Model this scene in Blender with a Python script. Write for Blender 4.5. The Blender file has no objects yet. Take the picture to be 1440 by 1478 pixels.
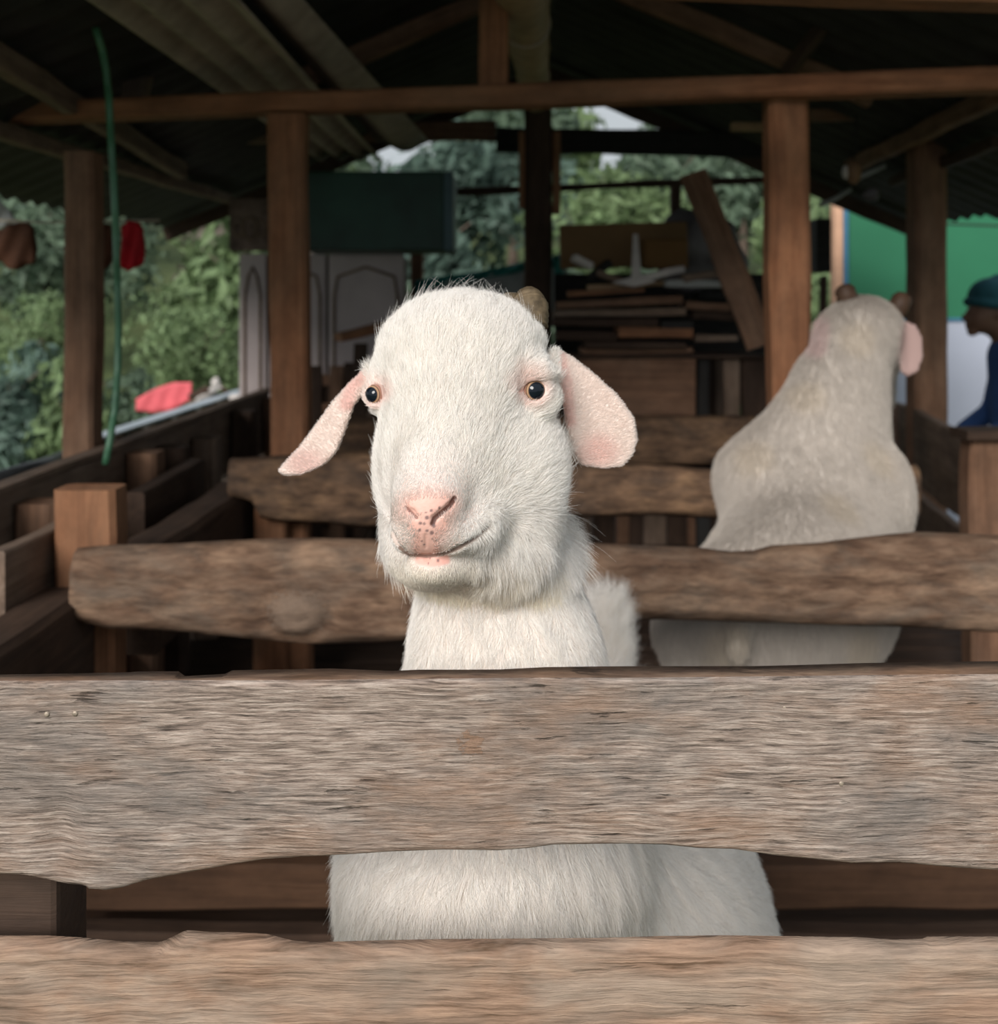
import bpy, math, random
import numpy as np
from mathutils import Vector, Matrix

# ------------------------------------------------------------------ camera, sky, sun, exposure
FPX, CX, CY, CAMZ = 1650.0, 720.0, 440.0, 1.20
scn = bpy.context.scene
col = scn.collection
cam_data = bpy.data.cameras.new('camera')
cam = bpy.data.objects.new('camera', cam_data); col.objects.link(cam)
cam.location = (0, 0, CAMZ); cam.rotation_euler = (math.radians(90), 0, 0)
cam_data.sensor_fit = 'HORIZONTAL'; cam_data.sensor_width = 36.0
cam_data.lens = FPX / 1440.0 * 36.0
cam_data.shift_x = 0.0
cam_data.shift_y = -(739.0 - CY) / 1440.0
cam_data.clip_start = 0.05; cam_data.clip_end = 300
cam_data.dof.use_dof = True
cam_data.dof.focus_distance = 1.01
cam_data.dof.aperture_fstop = 6.5
scn.camera = cam

world = bpy.data.worlds.new('world'); scn.world = world; world.use_nodes = True
wn = world.node_tree; wn.nodes.clear()
wo = wn.nodes.new('ShaderNodeOutputWorld'); wb = wn.nodes.new('ShaderNodeBackground')
wtc = wn.nodes.new('ShaderNodeTexCoord'); wsep = wn.nodes.new('ShaderNodeSeparateXYZ')
wr = wn.nodes.new('ShaderNodeValToRGB')
wr.color_ramp.elements[0].position = 0.0; wr.color_ramp.elements[0].color = (0.66, 0.715, 0.745, 1)
wr.color_ramp.elements[1].position = 0.6; wr.color_ramp.elements[1].color = (0.73, 0.79, 0.87, 1)
wn.links.new(wtc.outputs['Generated'], wsep.inputs[0]); wn.links.new(wsep.outputs[2], wr.inputs[0])
wn.links.new(wr.outputs[0], wb.inputs[0]); wb.inputs[1].default_value = 0.62
wn.links.new(wb.outputs[0], wo.inputs[0])

sun_data = bpy.data.lights.new('sun', 'SUN'); sun = bpy.data.objects.new('sun', sun_data)
col.objects.link(sun)
sun_data.energy = 3.0; sun_data.angle = math.radians(28); sun_data.color = (1.0, 0.95, 0.895)
sun.rotation_euler = Vector((0.31, 0.84, -0.43)).to_track_quat('-Z', 'Y').to_euler()

scn.view_settings.view_transform = 'Standard'; scn.view_settings.look = 'None'
scn.view_settings.gamma = 1.0; scn.view_settings.use_curve_mapping = False
scn.view_settings.exposure = 0.35
scn.cycles.use_denoising = True
scn.cycles.max_bounces = 16; scn.cycles.diffuse_bounces = 14; scn.cycles.transparent_max_bounces = 8

RNG = np.random.RandomState(7)
rnd = random.Random(5)

def P(px, py, Y):
    return Vector(((px - CX) * Y / FPX, Y, CAMZ - (py - CY) * Y / FPX))

# ------------------------------------------------------------------ object helpers
def link(o, parent=None):
    col.objects.link(o)
    if parent is not None:
        o.parent = parent
    return o

def tag(o, label=None, cat=None, group=None, kind=None):
    if label: o['label'] = label
    if cat: o['category'] = cat
    if group: o['group'] = group
    if kind: o['kind'] = kind
    return o

def empty(name, loc=(0, 0, 0), rz=0.0):
    o = bpy.data.objects.new(name, None); col.objects.link(o)
    o.location = loc; o.rotation_euler = (0, 0, rz); o.empty_display_size = 0.05
    return o

def mesh_obj(name, verts, faces, mat, parent=None, smooth=False, loc=None):
    me = bpy.data.meshes.new(name)
    me.from_pydata([tuple(v) for v in verts], [], [tuple(f) for f in faces])
    me.update()
    mats = mat if isinstance(mat, (list, tuple)) else [mat]
    for m in mats: me.materials.append(m)
    if smooth: me.polygons.foreach_set('use_smooth', [True] * len(me.polygons))
    o = bpy.data.objects.new(name, me); link(o, parent)
    if loc is not None: o.location = loc
    return o

class MB:
    """collects shapes, builds one mesh"""
    def __init__(s): s.v = []; s.f = []
    def add(s, vs, fs):
        n = len(s.v); s.v += [Vector(v) for v in vs]; s.f += [tuple(i + n for i in f) for f in fs]
    def box(s, c, d, rot=None):
        R = rot or Matrix.Identity(3); c = Vector(c)
        vs = [c + R @ Vector((x * d[0] / 2, y * d[1] / 2, z * d[2] / 2)) for x in (-1, 1) for y in (-1, 1) for z in (-1, 1)]
        s.add(vs, [(0, 1, 3, 2), (4, 6, 7, 5), (0, 4, 5, 1), (2, 3, 7, 6), (0, 2, 6, 4), (1, 5, 7, 3)])
    def tube(s, pts, rad, n=8, cap=True, flat=1.0):
        pts = [Vector(p) for p in pts]
        if not isinstance(rad, (list, tuple)): rad = [rad] * len(pts)
        vs = []; fs = []; prev = None
        for i, p in enumerate(pts):
            t = (pts[min(i + 1, len(pts) - 1)] - pts[max(i - 1, 0)]).normalized()
            if prev is None:
                a = t.cross(Vector((0, 0, 1)));
                if a.length < 0.1: a = t.cross(Vector((0, 1, 0)))
                a.normalize()
            else:
                a = (prev - t * prev.dot(t)).normalized()
            prev = a; b = t.cross(a)
            for k in range(n):
                an = 2 * math.pi * k / n
                vs.append(p + (a * math.cos(an) + b * math.sin(an) * flat) * rad[i])
        for i in range(len(pts) - 1):
            for k in range(n):
                k2 = (k + 1) % n
                fs.append((i * n + k, i * n + k2, (i + 1) * n + k2, (i + 1) * n + k))
        if cap:
            fs.append(tuple(range(n - 1, -1, -1))); fs.append(tuple((len(pts) - 1) * n + k for k in range(n)))
        s.add(vs, fs)
    def ell(s, c, r, nu=14, nv=9):
        c = Vector(c); vs = [c + Vector((0, 0, r[2]))]; fs = []
        for j in range(1, nv):
            th = math.pi * j / nv
            for i in range(nu):
                ph = 2 * math.pi * i / nu
                vs.append(c + Vector((r[0] * math.sin(th) * math.cos(ph), r[1] * math.sin(th) * math.sin(ph), r[2] * math.cos(th))))
        vs.append(c - Vector((0, 0, r[2])))
        for i in range(nu): fs.append((0, 1 + i, 1 + (i + 1) % nu))
        for j in range(nv - 2):
            for i in range(nu):
                a = 1 + j * nu + i; b = 1 + j * nu + (i + 1) % nu
                fs.append((a, a + nu, b + nu, b))
        L = len(vs) - 1
        for i in range(nu): fs.append((L, 1 + (nv - 2) * nu + (i + 1) % nu, 1 + (nv - 2) * nu + i))
        s.add(vs, fs)
    def build(s, name, mat, parent=None, smooth=False):
        return mesh_obj(name, s.v, s.f, mat, parent, smooth)

# ------------------------------------------------------------------ materials
def nodes_of(name):
    m = bpy.data.materials.new(name); m.use_nodes = True
    nt = m.node_tree; b = nt.nodes['Principled BSDF']
    return m, nt, b

def N(nt, t, **kw):
    n = nt.nodes.new(t)
    for k, v in kw.items():
        if k.startswith('i_'): n.inputs[int(k[2:]) if k[2:].isdigit() else k[2:]].default_value = v
        else: setattr(n, k, v)
    return n

def ramp(nt, stops, src=None, interp='LINEAR'):
    r = nt.nodes.new('ShaderNodeValToRGB'); cr = r.color_ramp; cr.interpolation = interp
    while len(cr.elements) < len(stops): cr.elements.new(0.5)
    for e, (p, c) in zip(cr.elements, stops):
        e.position = p; e.color = (c[0], c[1], c[2], 1) if hasattr(c, '__len__') else (c, c, c, 1)
    if src is not None: nt.links.new(src, r.inputs[0])
    return r

def mixc(nt, fac, a, b, mode='MIX'):
    m = nt.nodes.new('ShaderNodeMix'); m.data_type = 'RGBA'; m.blend_type = mode
    def put(sock, v):
        if isinstance(v, (tuple, list)): sock.default_value = (v[0], v[1], v[2], 1)
        elif isinstance(v, (int, float)): sock.default_value = v
        else: nt.links.new(v, sock)
    put(m.inputs[0], fac); put(m.inputs[6], a); put(m.inputs[7], b)
    return m.outputs[2]

def mathn(nt, op, a, b=None, clamp=False):
    m = nt.nodes.new('ShaderNodeMath'); m.operation = op; m.use_clamp = clamp
    for i, v in enumerate((a, b)):
        if v is None: continue
        if isinstance(v, (int, float)): m.inputs[i].default_value = v
        else: nt.links.new(v, m.inputs[i])
    return m.outputs[0]

def noise(nt, vec, scale, detail=4, rough=0.55, dist=0.0):
    n = nt.nodes.new('ShaderNodeTexNoise'); n.inputs['Scale'].default_value = scale
    n.inputs['Detail'].default_value = detail; n.inputs['Roughness'].default_value = rough
    n.inputs['Distortion'].default_value = dist
    if vec is not None: nt.links.new(vec, n.inputs['Vector'])
    return n.outputs[0]

def coords(nt, scale=(1, 1, 1), rand=True, kind='Object'):
    tc = nt.nodes.new('ShaderNodeTexCoord'); mp = nt.nodes.new('ShaderNodeMapping')
    mp.inputs['Scale'].default_value = scale
    if rand:
        oi = nt.nodes.new('ShaderNodeObjectInfo')
        vm = nt.nodes.new('ShaderNodeVectorMath'); vm.operation = 'SCALE'; vm.inputs['Scale'].default_value = 37.0
        cb = nt.nodes.new('ShaderNodeCombineXYZ')
        for i in range(3): nt.links.new(oi.outputs['Random'], cb.inputs[i])
        nt.links.new(cb.outputs[0], vm.inputs[0])
        ad = nt.nodes.new('ShaderNodeVectorMath'); ad.operation = 'ADD'
        nt.links.new(tc.outputs[kind], ad.inputs[0]); nt.links.new(vm.outputs[0], ad.inputs[1])
        nt.links.new(ad.outputs[0], mp.inputs['Vector'])
    else:
        nt.links.new(tc.outputs[kind], mp.inputs['Vector'])
    return mp.outputs[0]

def bump(nt, h, strength, dist, b):
    bp = nt.nodes.new('ShaderNodeBump'); bp.inputs['Strength'].default_value = strength
    bp.inputs['Distance'].default_value = dist
    nt.links.new(h, bp.inputs['Height']); nt.links.new(bp.outputs[0], b.inputs['Normal'])
    return bp

def wood(name, dark, mid, light, patch=None, grain=(3, 55, 55), rough=0.8, bstr=0.6):
    """wood whose grain runs along the object's local X"""
    m, nt, b = nodes_of(name)
    v = coords(nt, grain)
    g = noise(nt, v, 1.0, 6, 0.65, 0.6)
    r = ramp(nt, [(0.28, dark), (0.5, mid), (0.75, light)], g)
    big = noise(nt, coords(nt, (2.2, 6, 6)), 1.0, 4, 0.6, 0.5)
    rb = ramp(nt, [(0.35, 0.0), (0.68, 1.0)], big)
    c = mixc(nt, rb.outputs[0], r.outputs[0], patch or light)
    f = mathn(nt, 'MULTIPLY', rb.outputs[0], 0.55); 
    c = mixc(nt, f, r.outputs[0], patch or light)
    bl = noise(nt, coords(nt, (7, 11, 11)), 1.0, 5, 0.7)
    c = mixc(nt, 0.6, c, ramp(nt, [(0.3, 0.45), (0.62, 1.15)], bl).outputs[0], 'MULTIPLY')
    nt.links.new(c, b.inputs['Base Color'])
    b.inputs['Roughness'].default_value = rough; b.inputs['Specular IOR Level'].default_value = 0.25
    bump(nt, g, bstr, 0.004, b)
    return m

def plain(name, c, rough=0.7, var=0.15, scale=8, spec=0.3, metallic=0.0, bumpd=0.002):
    m, nt, b = nodes_of(name)
    n = noise(nt, coords(nt), scale, 4, 0.6)
    r = ramp(nt, [(0.3, tuple(max(0, x * (1 - var)) for x in c)), (0.7, tuple(x * (1 + var) for x in c))], n)
    nt.links.new(r.outputs[0], b.inputs['Base Color'])
    b.inputs['Roughness'].default_value = rough; b.inputs['Specular IOR Level'].default_value = spec
    b.inputs['Metallic'].default_value = metallic
    bump(nt, n, 0.3, bumpd, b)
    return m

# ------------------------------------------------------------------ boards (local X = length, Y = width, Z = thickness)
def board_mesh(name, L, w, t, mat, rough=0.004, bev=0.12, seed=0, taper=1.0, ndiv=None):
    rs = np.random.RandomState(seed + 11)
    nd = ndiv or int(max(3, min(24, L / 0.09)))
    b = min(w, t) * bev
    prof = [(-w/2 + b, -t/2), (w/2 - b, -t/2), (w/2, -t/2 + b), (w/2, t/2 - b), (w/2 - b, t/2), (-w/2 + b, t/2), (-w/2, t/2 - b), (-w/2, -t/2 + b)]
    vs = []; fs = []; n = 8
    ph = rs.rand(6) * 6.28
    for i in range(nd + 1):
        x = -L/2 + L * i / nd; k = 1 + (taper - 1) * i / nd
        dy0 = rough * (math.sin(x * 5 + ph[0]) + .6 * math.sin(x * 13 + ph[1]) + rs.randn() * .3)
        dy1 = rough * (math.sin(x * 6 + ph[2]) + .6 * math.sin(x * 15 + ph[3]) + rs.randn() * .3)
        for (y, z) in prof:
            vs.append((x, y * k + (dy1 if y > 0 else dy0), z * k + .3 * rough * math.sin(x * 7 + ph[4])))
    for i in range(nd):
        for k in range(n):
            k2 = (k + 1) % n
            fs.append((i * n + k, (i + 1) * n + k, (i + 1) * n + k2, i * n + k2))
    fs.append(tuple(range(n))); fs.append(tuple(nd * n + k for k in range(n - 1, -1, -1)))
    me = bpy.data.meshes.new(name); me.from_pydata(vs, [], fs); me.update(); me.materials.append(mat)
    return me

def board(name, a, b, w, t, mat, up=(0, 0, 1), parent=None, rough=0.003, seed=None, bev=0.12, taper=1.0):
    """board from a to b (centres of the ends); w measured along `up`, t across"""
    a = Vector(a); b = Vector(b); X = (b - a); L = X.length; X.normalize()
    Yv = Vector(up); Yv = (Yv - X * Yv.dot(X)).normalized(); Z = X.cross(Yv)
    me = board_mesh(name, L, w, t, mat, rough, bev, rnd.randrange(9999) if seed is None else seed, taper)
    o = bpy.data.objects.new(name, me); link(o, parent)
    M = Matrix((X, Yv, Z)).transposed().to_4x4(); M.translation = (a + b) / 2
    if parent is not None:
        M = parent.matrix_basis.inverted() @ M
    o.matrix_basis = M
    return o
# ------------------------------------------------------------------ implicit surfaces for the animals
class SDF:
    def __init__(s): s.ops = []
    @staticmethod
    def _bb(lo, hi): return (np.array(lo, float), np.array(hi, float))
    def ell(s, c, r, k=0.02, rot=None, sub=False):
        c = np.array(c, float); r = np.array(r, float); R = np.array(rot) if rot is not None else None
        m = r.max()
        def f(p):
            q = p - c
            if R is not None: q = q @ R
            k0 = np.sqrt(((q / r) ** 2).sum(-1)) + 1e-9; k1 = np.sqrt(((q / (r * r)) ** 2).sum(-1)) + 1e-9
            return k0 * (k0 - 1) / k1
        s.ops.append((f, k, sub, s._bb(c - m, c + m)))
    def cap(s, a, b, ra, rb, k=0.02, sub=False):
        a = np.array(a, float); b = np.array(b, float); ab = b - a; L = (ab ** 2).sum()
        def f(p):
            h = np.clip(((p - a) @ ab) / L, 0, 1)
            return np.sqrt(((p - a - h[..., None] * ab) ** 2).sum(-1)) - (ra + (rb - ra) * h)
        m = max(ra, rb)
        s.ops.append((f, k, sub, s._bb(np.minimum(a, b) - m, np.maximum(a, b) + m)))
    def torus(s, c, n, R, r, k=0.004, sx=1.0):
        c = np.array(c, float); n = np.array(n, float); n /= np.linalg.norm(n)
        def f(p):
            q = p - c; h = q @ n; w = q - h[..., None] * n
            w = w * np.array([1 / sx, 1, 1])
            return np.sqrt((np.sqrt((w ** 2).sum(-1)) - R) ** 2 + h * h) - r
        s.ops.append((f, k, False, s._bb(c - R - r, c + R + r)))
    def sheet(s, poly, U, V, O, th, bend, k=0.006):
        """flat outline `poly` (u,v) in plane O+uU+vV, bent by function bend(u,v), half thickness th"""
        poly = np.array(poly, float); O = np.array(O, float); U = np.array(U, float); V = np.array(V, float); W = np.cross(U, V)
        def f(p):
            q = p - O; u = q @ U; v = q @ V; w = q @ W - bend(u, v)
            d = np.full(u.shape, 1e9); sgn = np.ones(u.shape); n = len(poly); j = n - 1
            for i in range(n):
                ex, ey = poly[j] - poly[i]; wx = u - poly[i][0]; wy = v - poly[i][1]
                h = np.clip((wx * ex + wy * ey) / (ex * ex + ey * ey), 0, 1)
                d = np.minimum(d, (wx - ex * h) ** 2 + (wy - ey * h) ** 2)
                c1 = v >= poly[i][1]; c2 = v < poly[j][1]; c3 = ex * wy > ey * wx
                flip = (c1 & c2 & c3) | (~c1 & ~c2 & ~c3)
                sgn = np.where(flip, -sgn, sgn); j = i
            d = sgn * np.sqrt(d) + th
            e = np.abs(w) - th * 0.35
            return np.minimum(np.maximum(d, e), 0) + np.sqrt(np.maximum(d, 0) ** 2 + np.maximum(e, 0) ** 2) - th * 0.65
        pts = np.array([O + U * a + V * b for a, b in poly])
        s.ops.append((f, k, False, s._bb(pts.min(0) - 0.03, pts.max(0) + 0.03)))
    @staticmethod
    def _comb(F, d, k, sub):
        if sub: 
            d = -d
            h = np.clip(0.5 - 0.5 * (F - d) / k, 0, 1)
            return F + (d - F) * h + k * h * (1 - h)
        h = np.clip(0.5 + 0.5 * (F - d) / k, 0, 1)
        return F + (d - F) * h - k * h * (1 - h)
    def eval(s, p):
        p = np.asarray(p, float); F = np.full(p.shape[:-1], 1.0)
        for f, k, sub, bb in s.ops: F = s._comb(F, f(p), k, sub)
        return F
    def grid(s, xs, ys, zs):
        F = np.full((len(xs), len(ys), len(zs)), 1.0, np.float32)
        for f, k, sub, (lo, hi) in s.ops:
            m = k * 1.2 + 0.012; sl = []
            for a, l, h in zip((xs, ys, zs), lo - m, hi + m):
                i0 = np.searchsorted(a, l); i1 = np.searchsorted(a, h); sl.append(slice(i0, max(i1, i0)))
            if any(q.stop <= q.start for q in sl): continue
            g = np.stack(np.meshgrid(xs[sl[0]], ys[sl[1]], zs[sl[2]], indexing='ij'), -1)
            F[tuple(sl)] = s._comb(F[tuple(sl)], f(g), k, sub)
        return F
    def march(s, o, d, t0, t1):
        t = t0
        for _ in range(200):
            p = np.array(o) + np.array(d) * t; v = float(s.eval(p[None])[0])
            if v < 2e-4: return p
            t += max(v * 0.7, 2e-4)
            if t > t1: return None
        return p
    def hit(s, px, py, y0=0.6, y1=3.5):
        d = np.array([(px - CX) / FPX, 1.0, -(py - CY) / FPX])
        return s.march((0, 0, CAMZ), d, y0, y1)
    def normal(s, p, e=0.0015):
        p = np.atleast_2d(p); g = np.zeros_like(p)
        for i in range(3):
            q = p.copy(); q[:, i] += e; r = p.copy(); r[:, i] -= e
            g[:, i] = s.eval(q) - s.eval(r)
        return g / (np.linalg.norm(g, axis=1, keepdims=True) + 1e-12)

def surface_nets(F, xs, ys, zs):
    nx, ny, nz = F.shape; ins = F < 0
    cs = [(i, j, k) for i in (0, 1) for j in (0, 1) for k in (0, 1)]
    cnt = np.zeros((nx - 1, ny - 1, nz - 1), np.int8)
    for i, j, k in cs: cnt += ins[i:nx - 1 + i, j:ny - 1 + j, k:nz - 1 + k]
    act = (cnt > 0) & (cnt < 8); I, J, K = np.nonzero(act)
    idx = np.full(act.shape, -1, np.int64); idx[I, J, K] = np.arange(len(I))
    pos = np.zeros((len(I), 3)); w = np.zeros(len(I))
    C = {c: F[I + c[0], J + c[1], K + c[2]].astype(float) for c in cs}
    ax = (xs, ys, zs)
    for a in cs:
        for d in range(3):
            if a[d]: continue
            b = list(a); b[d] = 1; b = tuple(b)
            fa, fb = C[a], C[b]; m = (fa < 0) != (fb < 0)
            t = np.where(m, fa / np.where(m, fa - fb, 1), 0)
            pa = np.stack([xs[I + a[0]], ys[J + a[1]], zs[K + a[2]]], -1)
            pb = np.stack([xs[I + b[0]], ys[J + b[1]], zs[K + b[2]]], -1)
            pos += np.where(m[:, None], pa + t[:, None] * (pb - pa), 0); w += m
    pos /= w[:, None]
    quads = []
    for d in range(3):
        o = [slice(1, n - 1) for n in (nx, ny, nz)]
        A = list(o); B = list(o); A[d] = slice(0, (nx, ny, nz)[d] - 1); B[d] = slice(1, (nx, ny, nz)[d])
        a, b = ins[tuple(A)], ins[tuple(B)]
        for sgn in (0, 1):
            m = (a & ~b) if sgn == 0 else (~a & b)
            g = list(np.nonzero(m)); off = [1, 1, 1]; off[d] = 0
            g = [g[q] + off[q] for q in range(3)]
            e, f = [q for q in range(3) if q != d]
            def cell(de, df):
                h = list(g); h[e] = h[e] - de; h[f] = h[f] - df
                return idx[h[0], h[1], h[2]]
            q = [cell(1, 1), cell(0, 1), cell(0, 0), cell(1, 0)]
            if (sgn == 1) != (d == 1): q = q[::-1]
            quads.append(np.stack(q, -1))
    return pos, np.concatenate(quads)

def axis(segs):
    """segs: (start, end, step) pieces joined end to end"""
    out = []
    for a, b, h in segs:
        n = max(1, int(round((b - a) / h))); out += list(np.linspace(a, b, n, endpoint=False))
    out.append(segs[-1][1]); return np.array(out)

def np_mesh(name, V, Q, mat, parent=None, colors=None):
    me = bpy.data.meshes.new(name)
    me.vertices.add(len(V)); me.vertices.foreach_set('co', V.astype(np.float32).ravel())
    me.loops.add(Q.size); me.loops.foreach_set('vertex_index', Q.astype(np.int32).ravel())
    me.polygons.add(len(Q)); me.polygons.foreach_set('loop_start', np.arange(0, Q.size, Q.shape[1], dtype=np.int32))
    me.update(calc_edges=True); me.validate()
    me.polygons.foreach_set('use_smooth', np.ones(len(me.polygons), bool))
    me.materials.append(mat)
    if colors is not None:
        at = me.color_attributes.new('tint', 'FLOAT_COLOR', 'POINT')
        at.data.foreach_set('color', np.c_[colors, np.ones(len(colors))].astype(np.float32).ravel())
    o = bpy.data.objects.new(name, me); link(o, parent); return o

def fur_curves(name, roots, dirs, nrm, length, lift, mat, parent, colr, rad=0.00014, npt=5, rs=None, curl=None, jit=0.25):
    n = len(roots); rs = rs or RNG
    T = dirs + rs.randn(n, 3) * jit * 0.6
    T -= (T * nrm).sum(1, keepdims=True) * nrm
    T /= np.linalg.norm(T, axis=1, keepdims=True) + 1e-9
    li = np.clip(lift + rs.randn(n) * 0.10, 0.03, 1.3)[:, None]
    D0 = T * np.cos(li) + nrm * np.sin(li)
    li2 = li * 0.55
    D1 = T * np.cos(li2) + nrm * np.sin(li2) + np.array([0, 0, -0.12]) * (length[:, None] / 0.03) + rs.randn(n, 3) * jit * 0.35
    pts = np.zeros((n, npt, 3)); pts[:, 0] = roots - nrm * 0.0002
    for i in range(1, npt):
        t = i / (npt - 1)
        d = D0 * (1 - t) + D1 * t; d /= np.linalg.norm(d, axis=1, keepdims=True)
        pts[:, i] = pts[:, i - 1] + d * (length / (npt - 1))[:, None]
    cv = bpy.data.hair_curves.new(name); cv.add_curves([npt] * n)
    cv.position_data.foreach_set('vector', pts.astype(np.float32).ravel())
    t = np.linspace(0, 1, npt); taper = rad * (1 - 0.85 * t ** 1.5)
    ra = cv.attributes.get('radius') or cv.attributes.new('radius', 'FLOAT', 'POINT')
    ra.data.foreach_set('value', np.tile(taper, n).astype(np.float32))
    ca = cv.attributes.new('tint', 'FLOAT_COLOR', 'CURVE')
    ca.data.foreach_set('color', np.c_[colr, np.ones(n)].astype(np.float32).ravel())
    cv.materials.append(mat)
    o = bpy.data.objects.new(name, cv); link(o, parent); return o

def sample_tris(V, Q, dens_face, rs):
    """roots spread over quads with per-face density (per m2); returns positions and face ids"""
    a, b, c, d = V[Q[:, 0]], V[Q[:, 1]], V[Q[:, 2]], V[Q[:, 3]]
    area = 0.5 * np.linalg.norm(np.cross(c - a, d - b), axis=1)
    ex = area * dens_face; n = rs.poisson(ex); fid = np.repeat(np.arange(len(Q)), n)
    u = rs.rand(len(fid), 1); v = rs.rand(len(fid), 1)
    return (a[fid] * (1 - u) + b[fid] * u) * (1 - v) + (d[fid] * (1 - u) + c[fid] * u) * v, fid

def mesh_normals(V, Q):
    a, b, c, d = V[Q[:, 0]], V[Q[:, 1]], V[Q[:, 2]], V[Q[:, 3]]
    fn = np.cross(c - a, d - b); vn = np.zeros_like(V)
    for i in range(4): np.add.at(vn, Q[:, i], fn)
    vn /= np.linalg.norm(vn, axis=1, keepdims=True) + 1e-12
    return vn

def skin_material(name, rough=0.55):
    m, nt, b = nodes_of(name)
    at = nt.nodes.new('ShaderNodeAttribute'); at.attribute_name = 'tint'
    nt.links.new(at.outputs['Color'], b.inputs['Base Color'])
    b.inputs['Roughness'].default_value = rough; b.inputs['Specular IOR Level'].default_value = 0.35
    n = noise(nt, coords(nt, rand=False), 260, 3, 0.6)
    bump(nt, n, 0.35, 0.0008, b)
    return m

def hair_material(name):
    m, nt, b = nodes_of(name)
    at = nt.nodes.new('ShaderNodeAttribute'); at.attribute_name = 'tint'
    nt.links.new(at.outputs['Color'], b.inputs['Base Color'])
    b.inputs['Roughness'].default_value = 0.5; b.inputs['Specular IOR Level'].default_value = 0.25
    tr = nt.nodes.new('ShaderNodeBsdfTranslucent'); nt.links.new(at.outputs['Color'], tr.inputs[0])
    mx = nt.nodes.new('ShaderNodeMixShader'); mx.inputs[0].default_value = 0.25
    nt.links.new(b.outputs[0], mx.inputs[1]); nt.links.new(tr.outputs[0], mx.inputs[2])
    nt.links.new(mx.outputs[0], nt.nodes['Material Output'].inputs[0])
    return m

SKIN = skin_material('goat_skin'); HAIR = hair_material('goat_hair')
HORN = plain('horn', (0.12, 0.088, 0.052), 0.6, 0.5, 90, 0.3, 0, 0.003)
HOOF = plain('hoof', (0.09, 0.07, 0.055), 0.5, 0.3, 60)

# ================================================================== the goat at the fence
Y0 = 1.10; S = Y0 / FPX
def Q_(px, py, d):
    return np.array(P(px, py, Y0 + d * S))
def ER(r): return [r[0] * S, r[2] * S, r[1] * S]       # (width, height, depth) in px -> x, y, z radii

def smooth(x, a, b):
    t = np.clip((x - a) / (b - a), 0, 1); return t * t * (3 - 2 * t)
def proj(p):
    return CX + p[:, 0] / p[:, 1] * FPX, CY - (p[:, 2] - CAMZ) / p[:, 1] * FPX
def polydist(px, py, pts):
    d = np.full(px.shape, 1e9)
    for (ax, ay), (bx, by) in zip(pts[:-1], pts[1:]):
        ex, ey = bx - ax, by - ay; h = np.clip(((px - ax) * ex + (py - ay) * ey) / (ex * ex + ey * ey), 0, 1)
        d = np.minimum(d, np.hypot(px - ax - ex * h, py - ay - ey * h))
    return d

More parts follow.
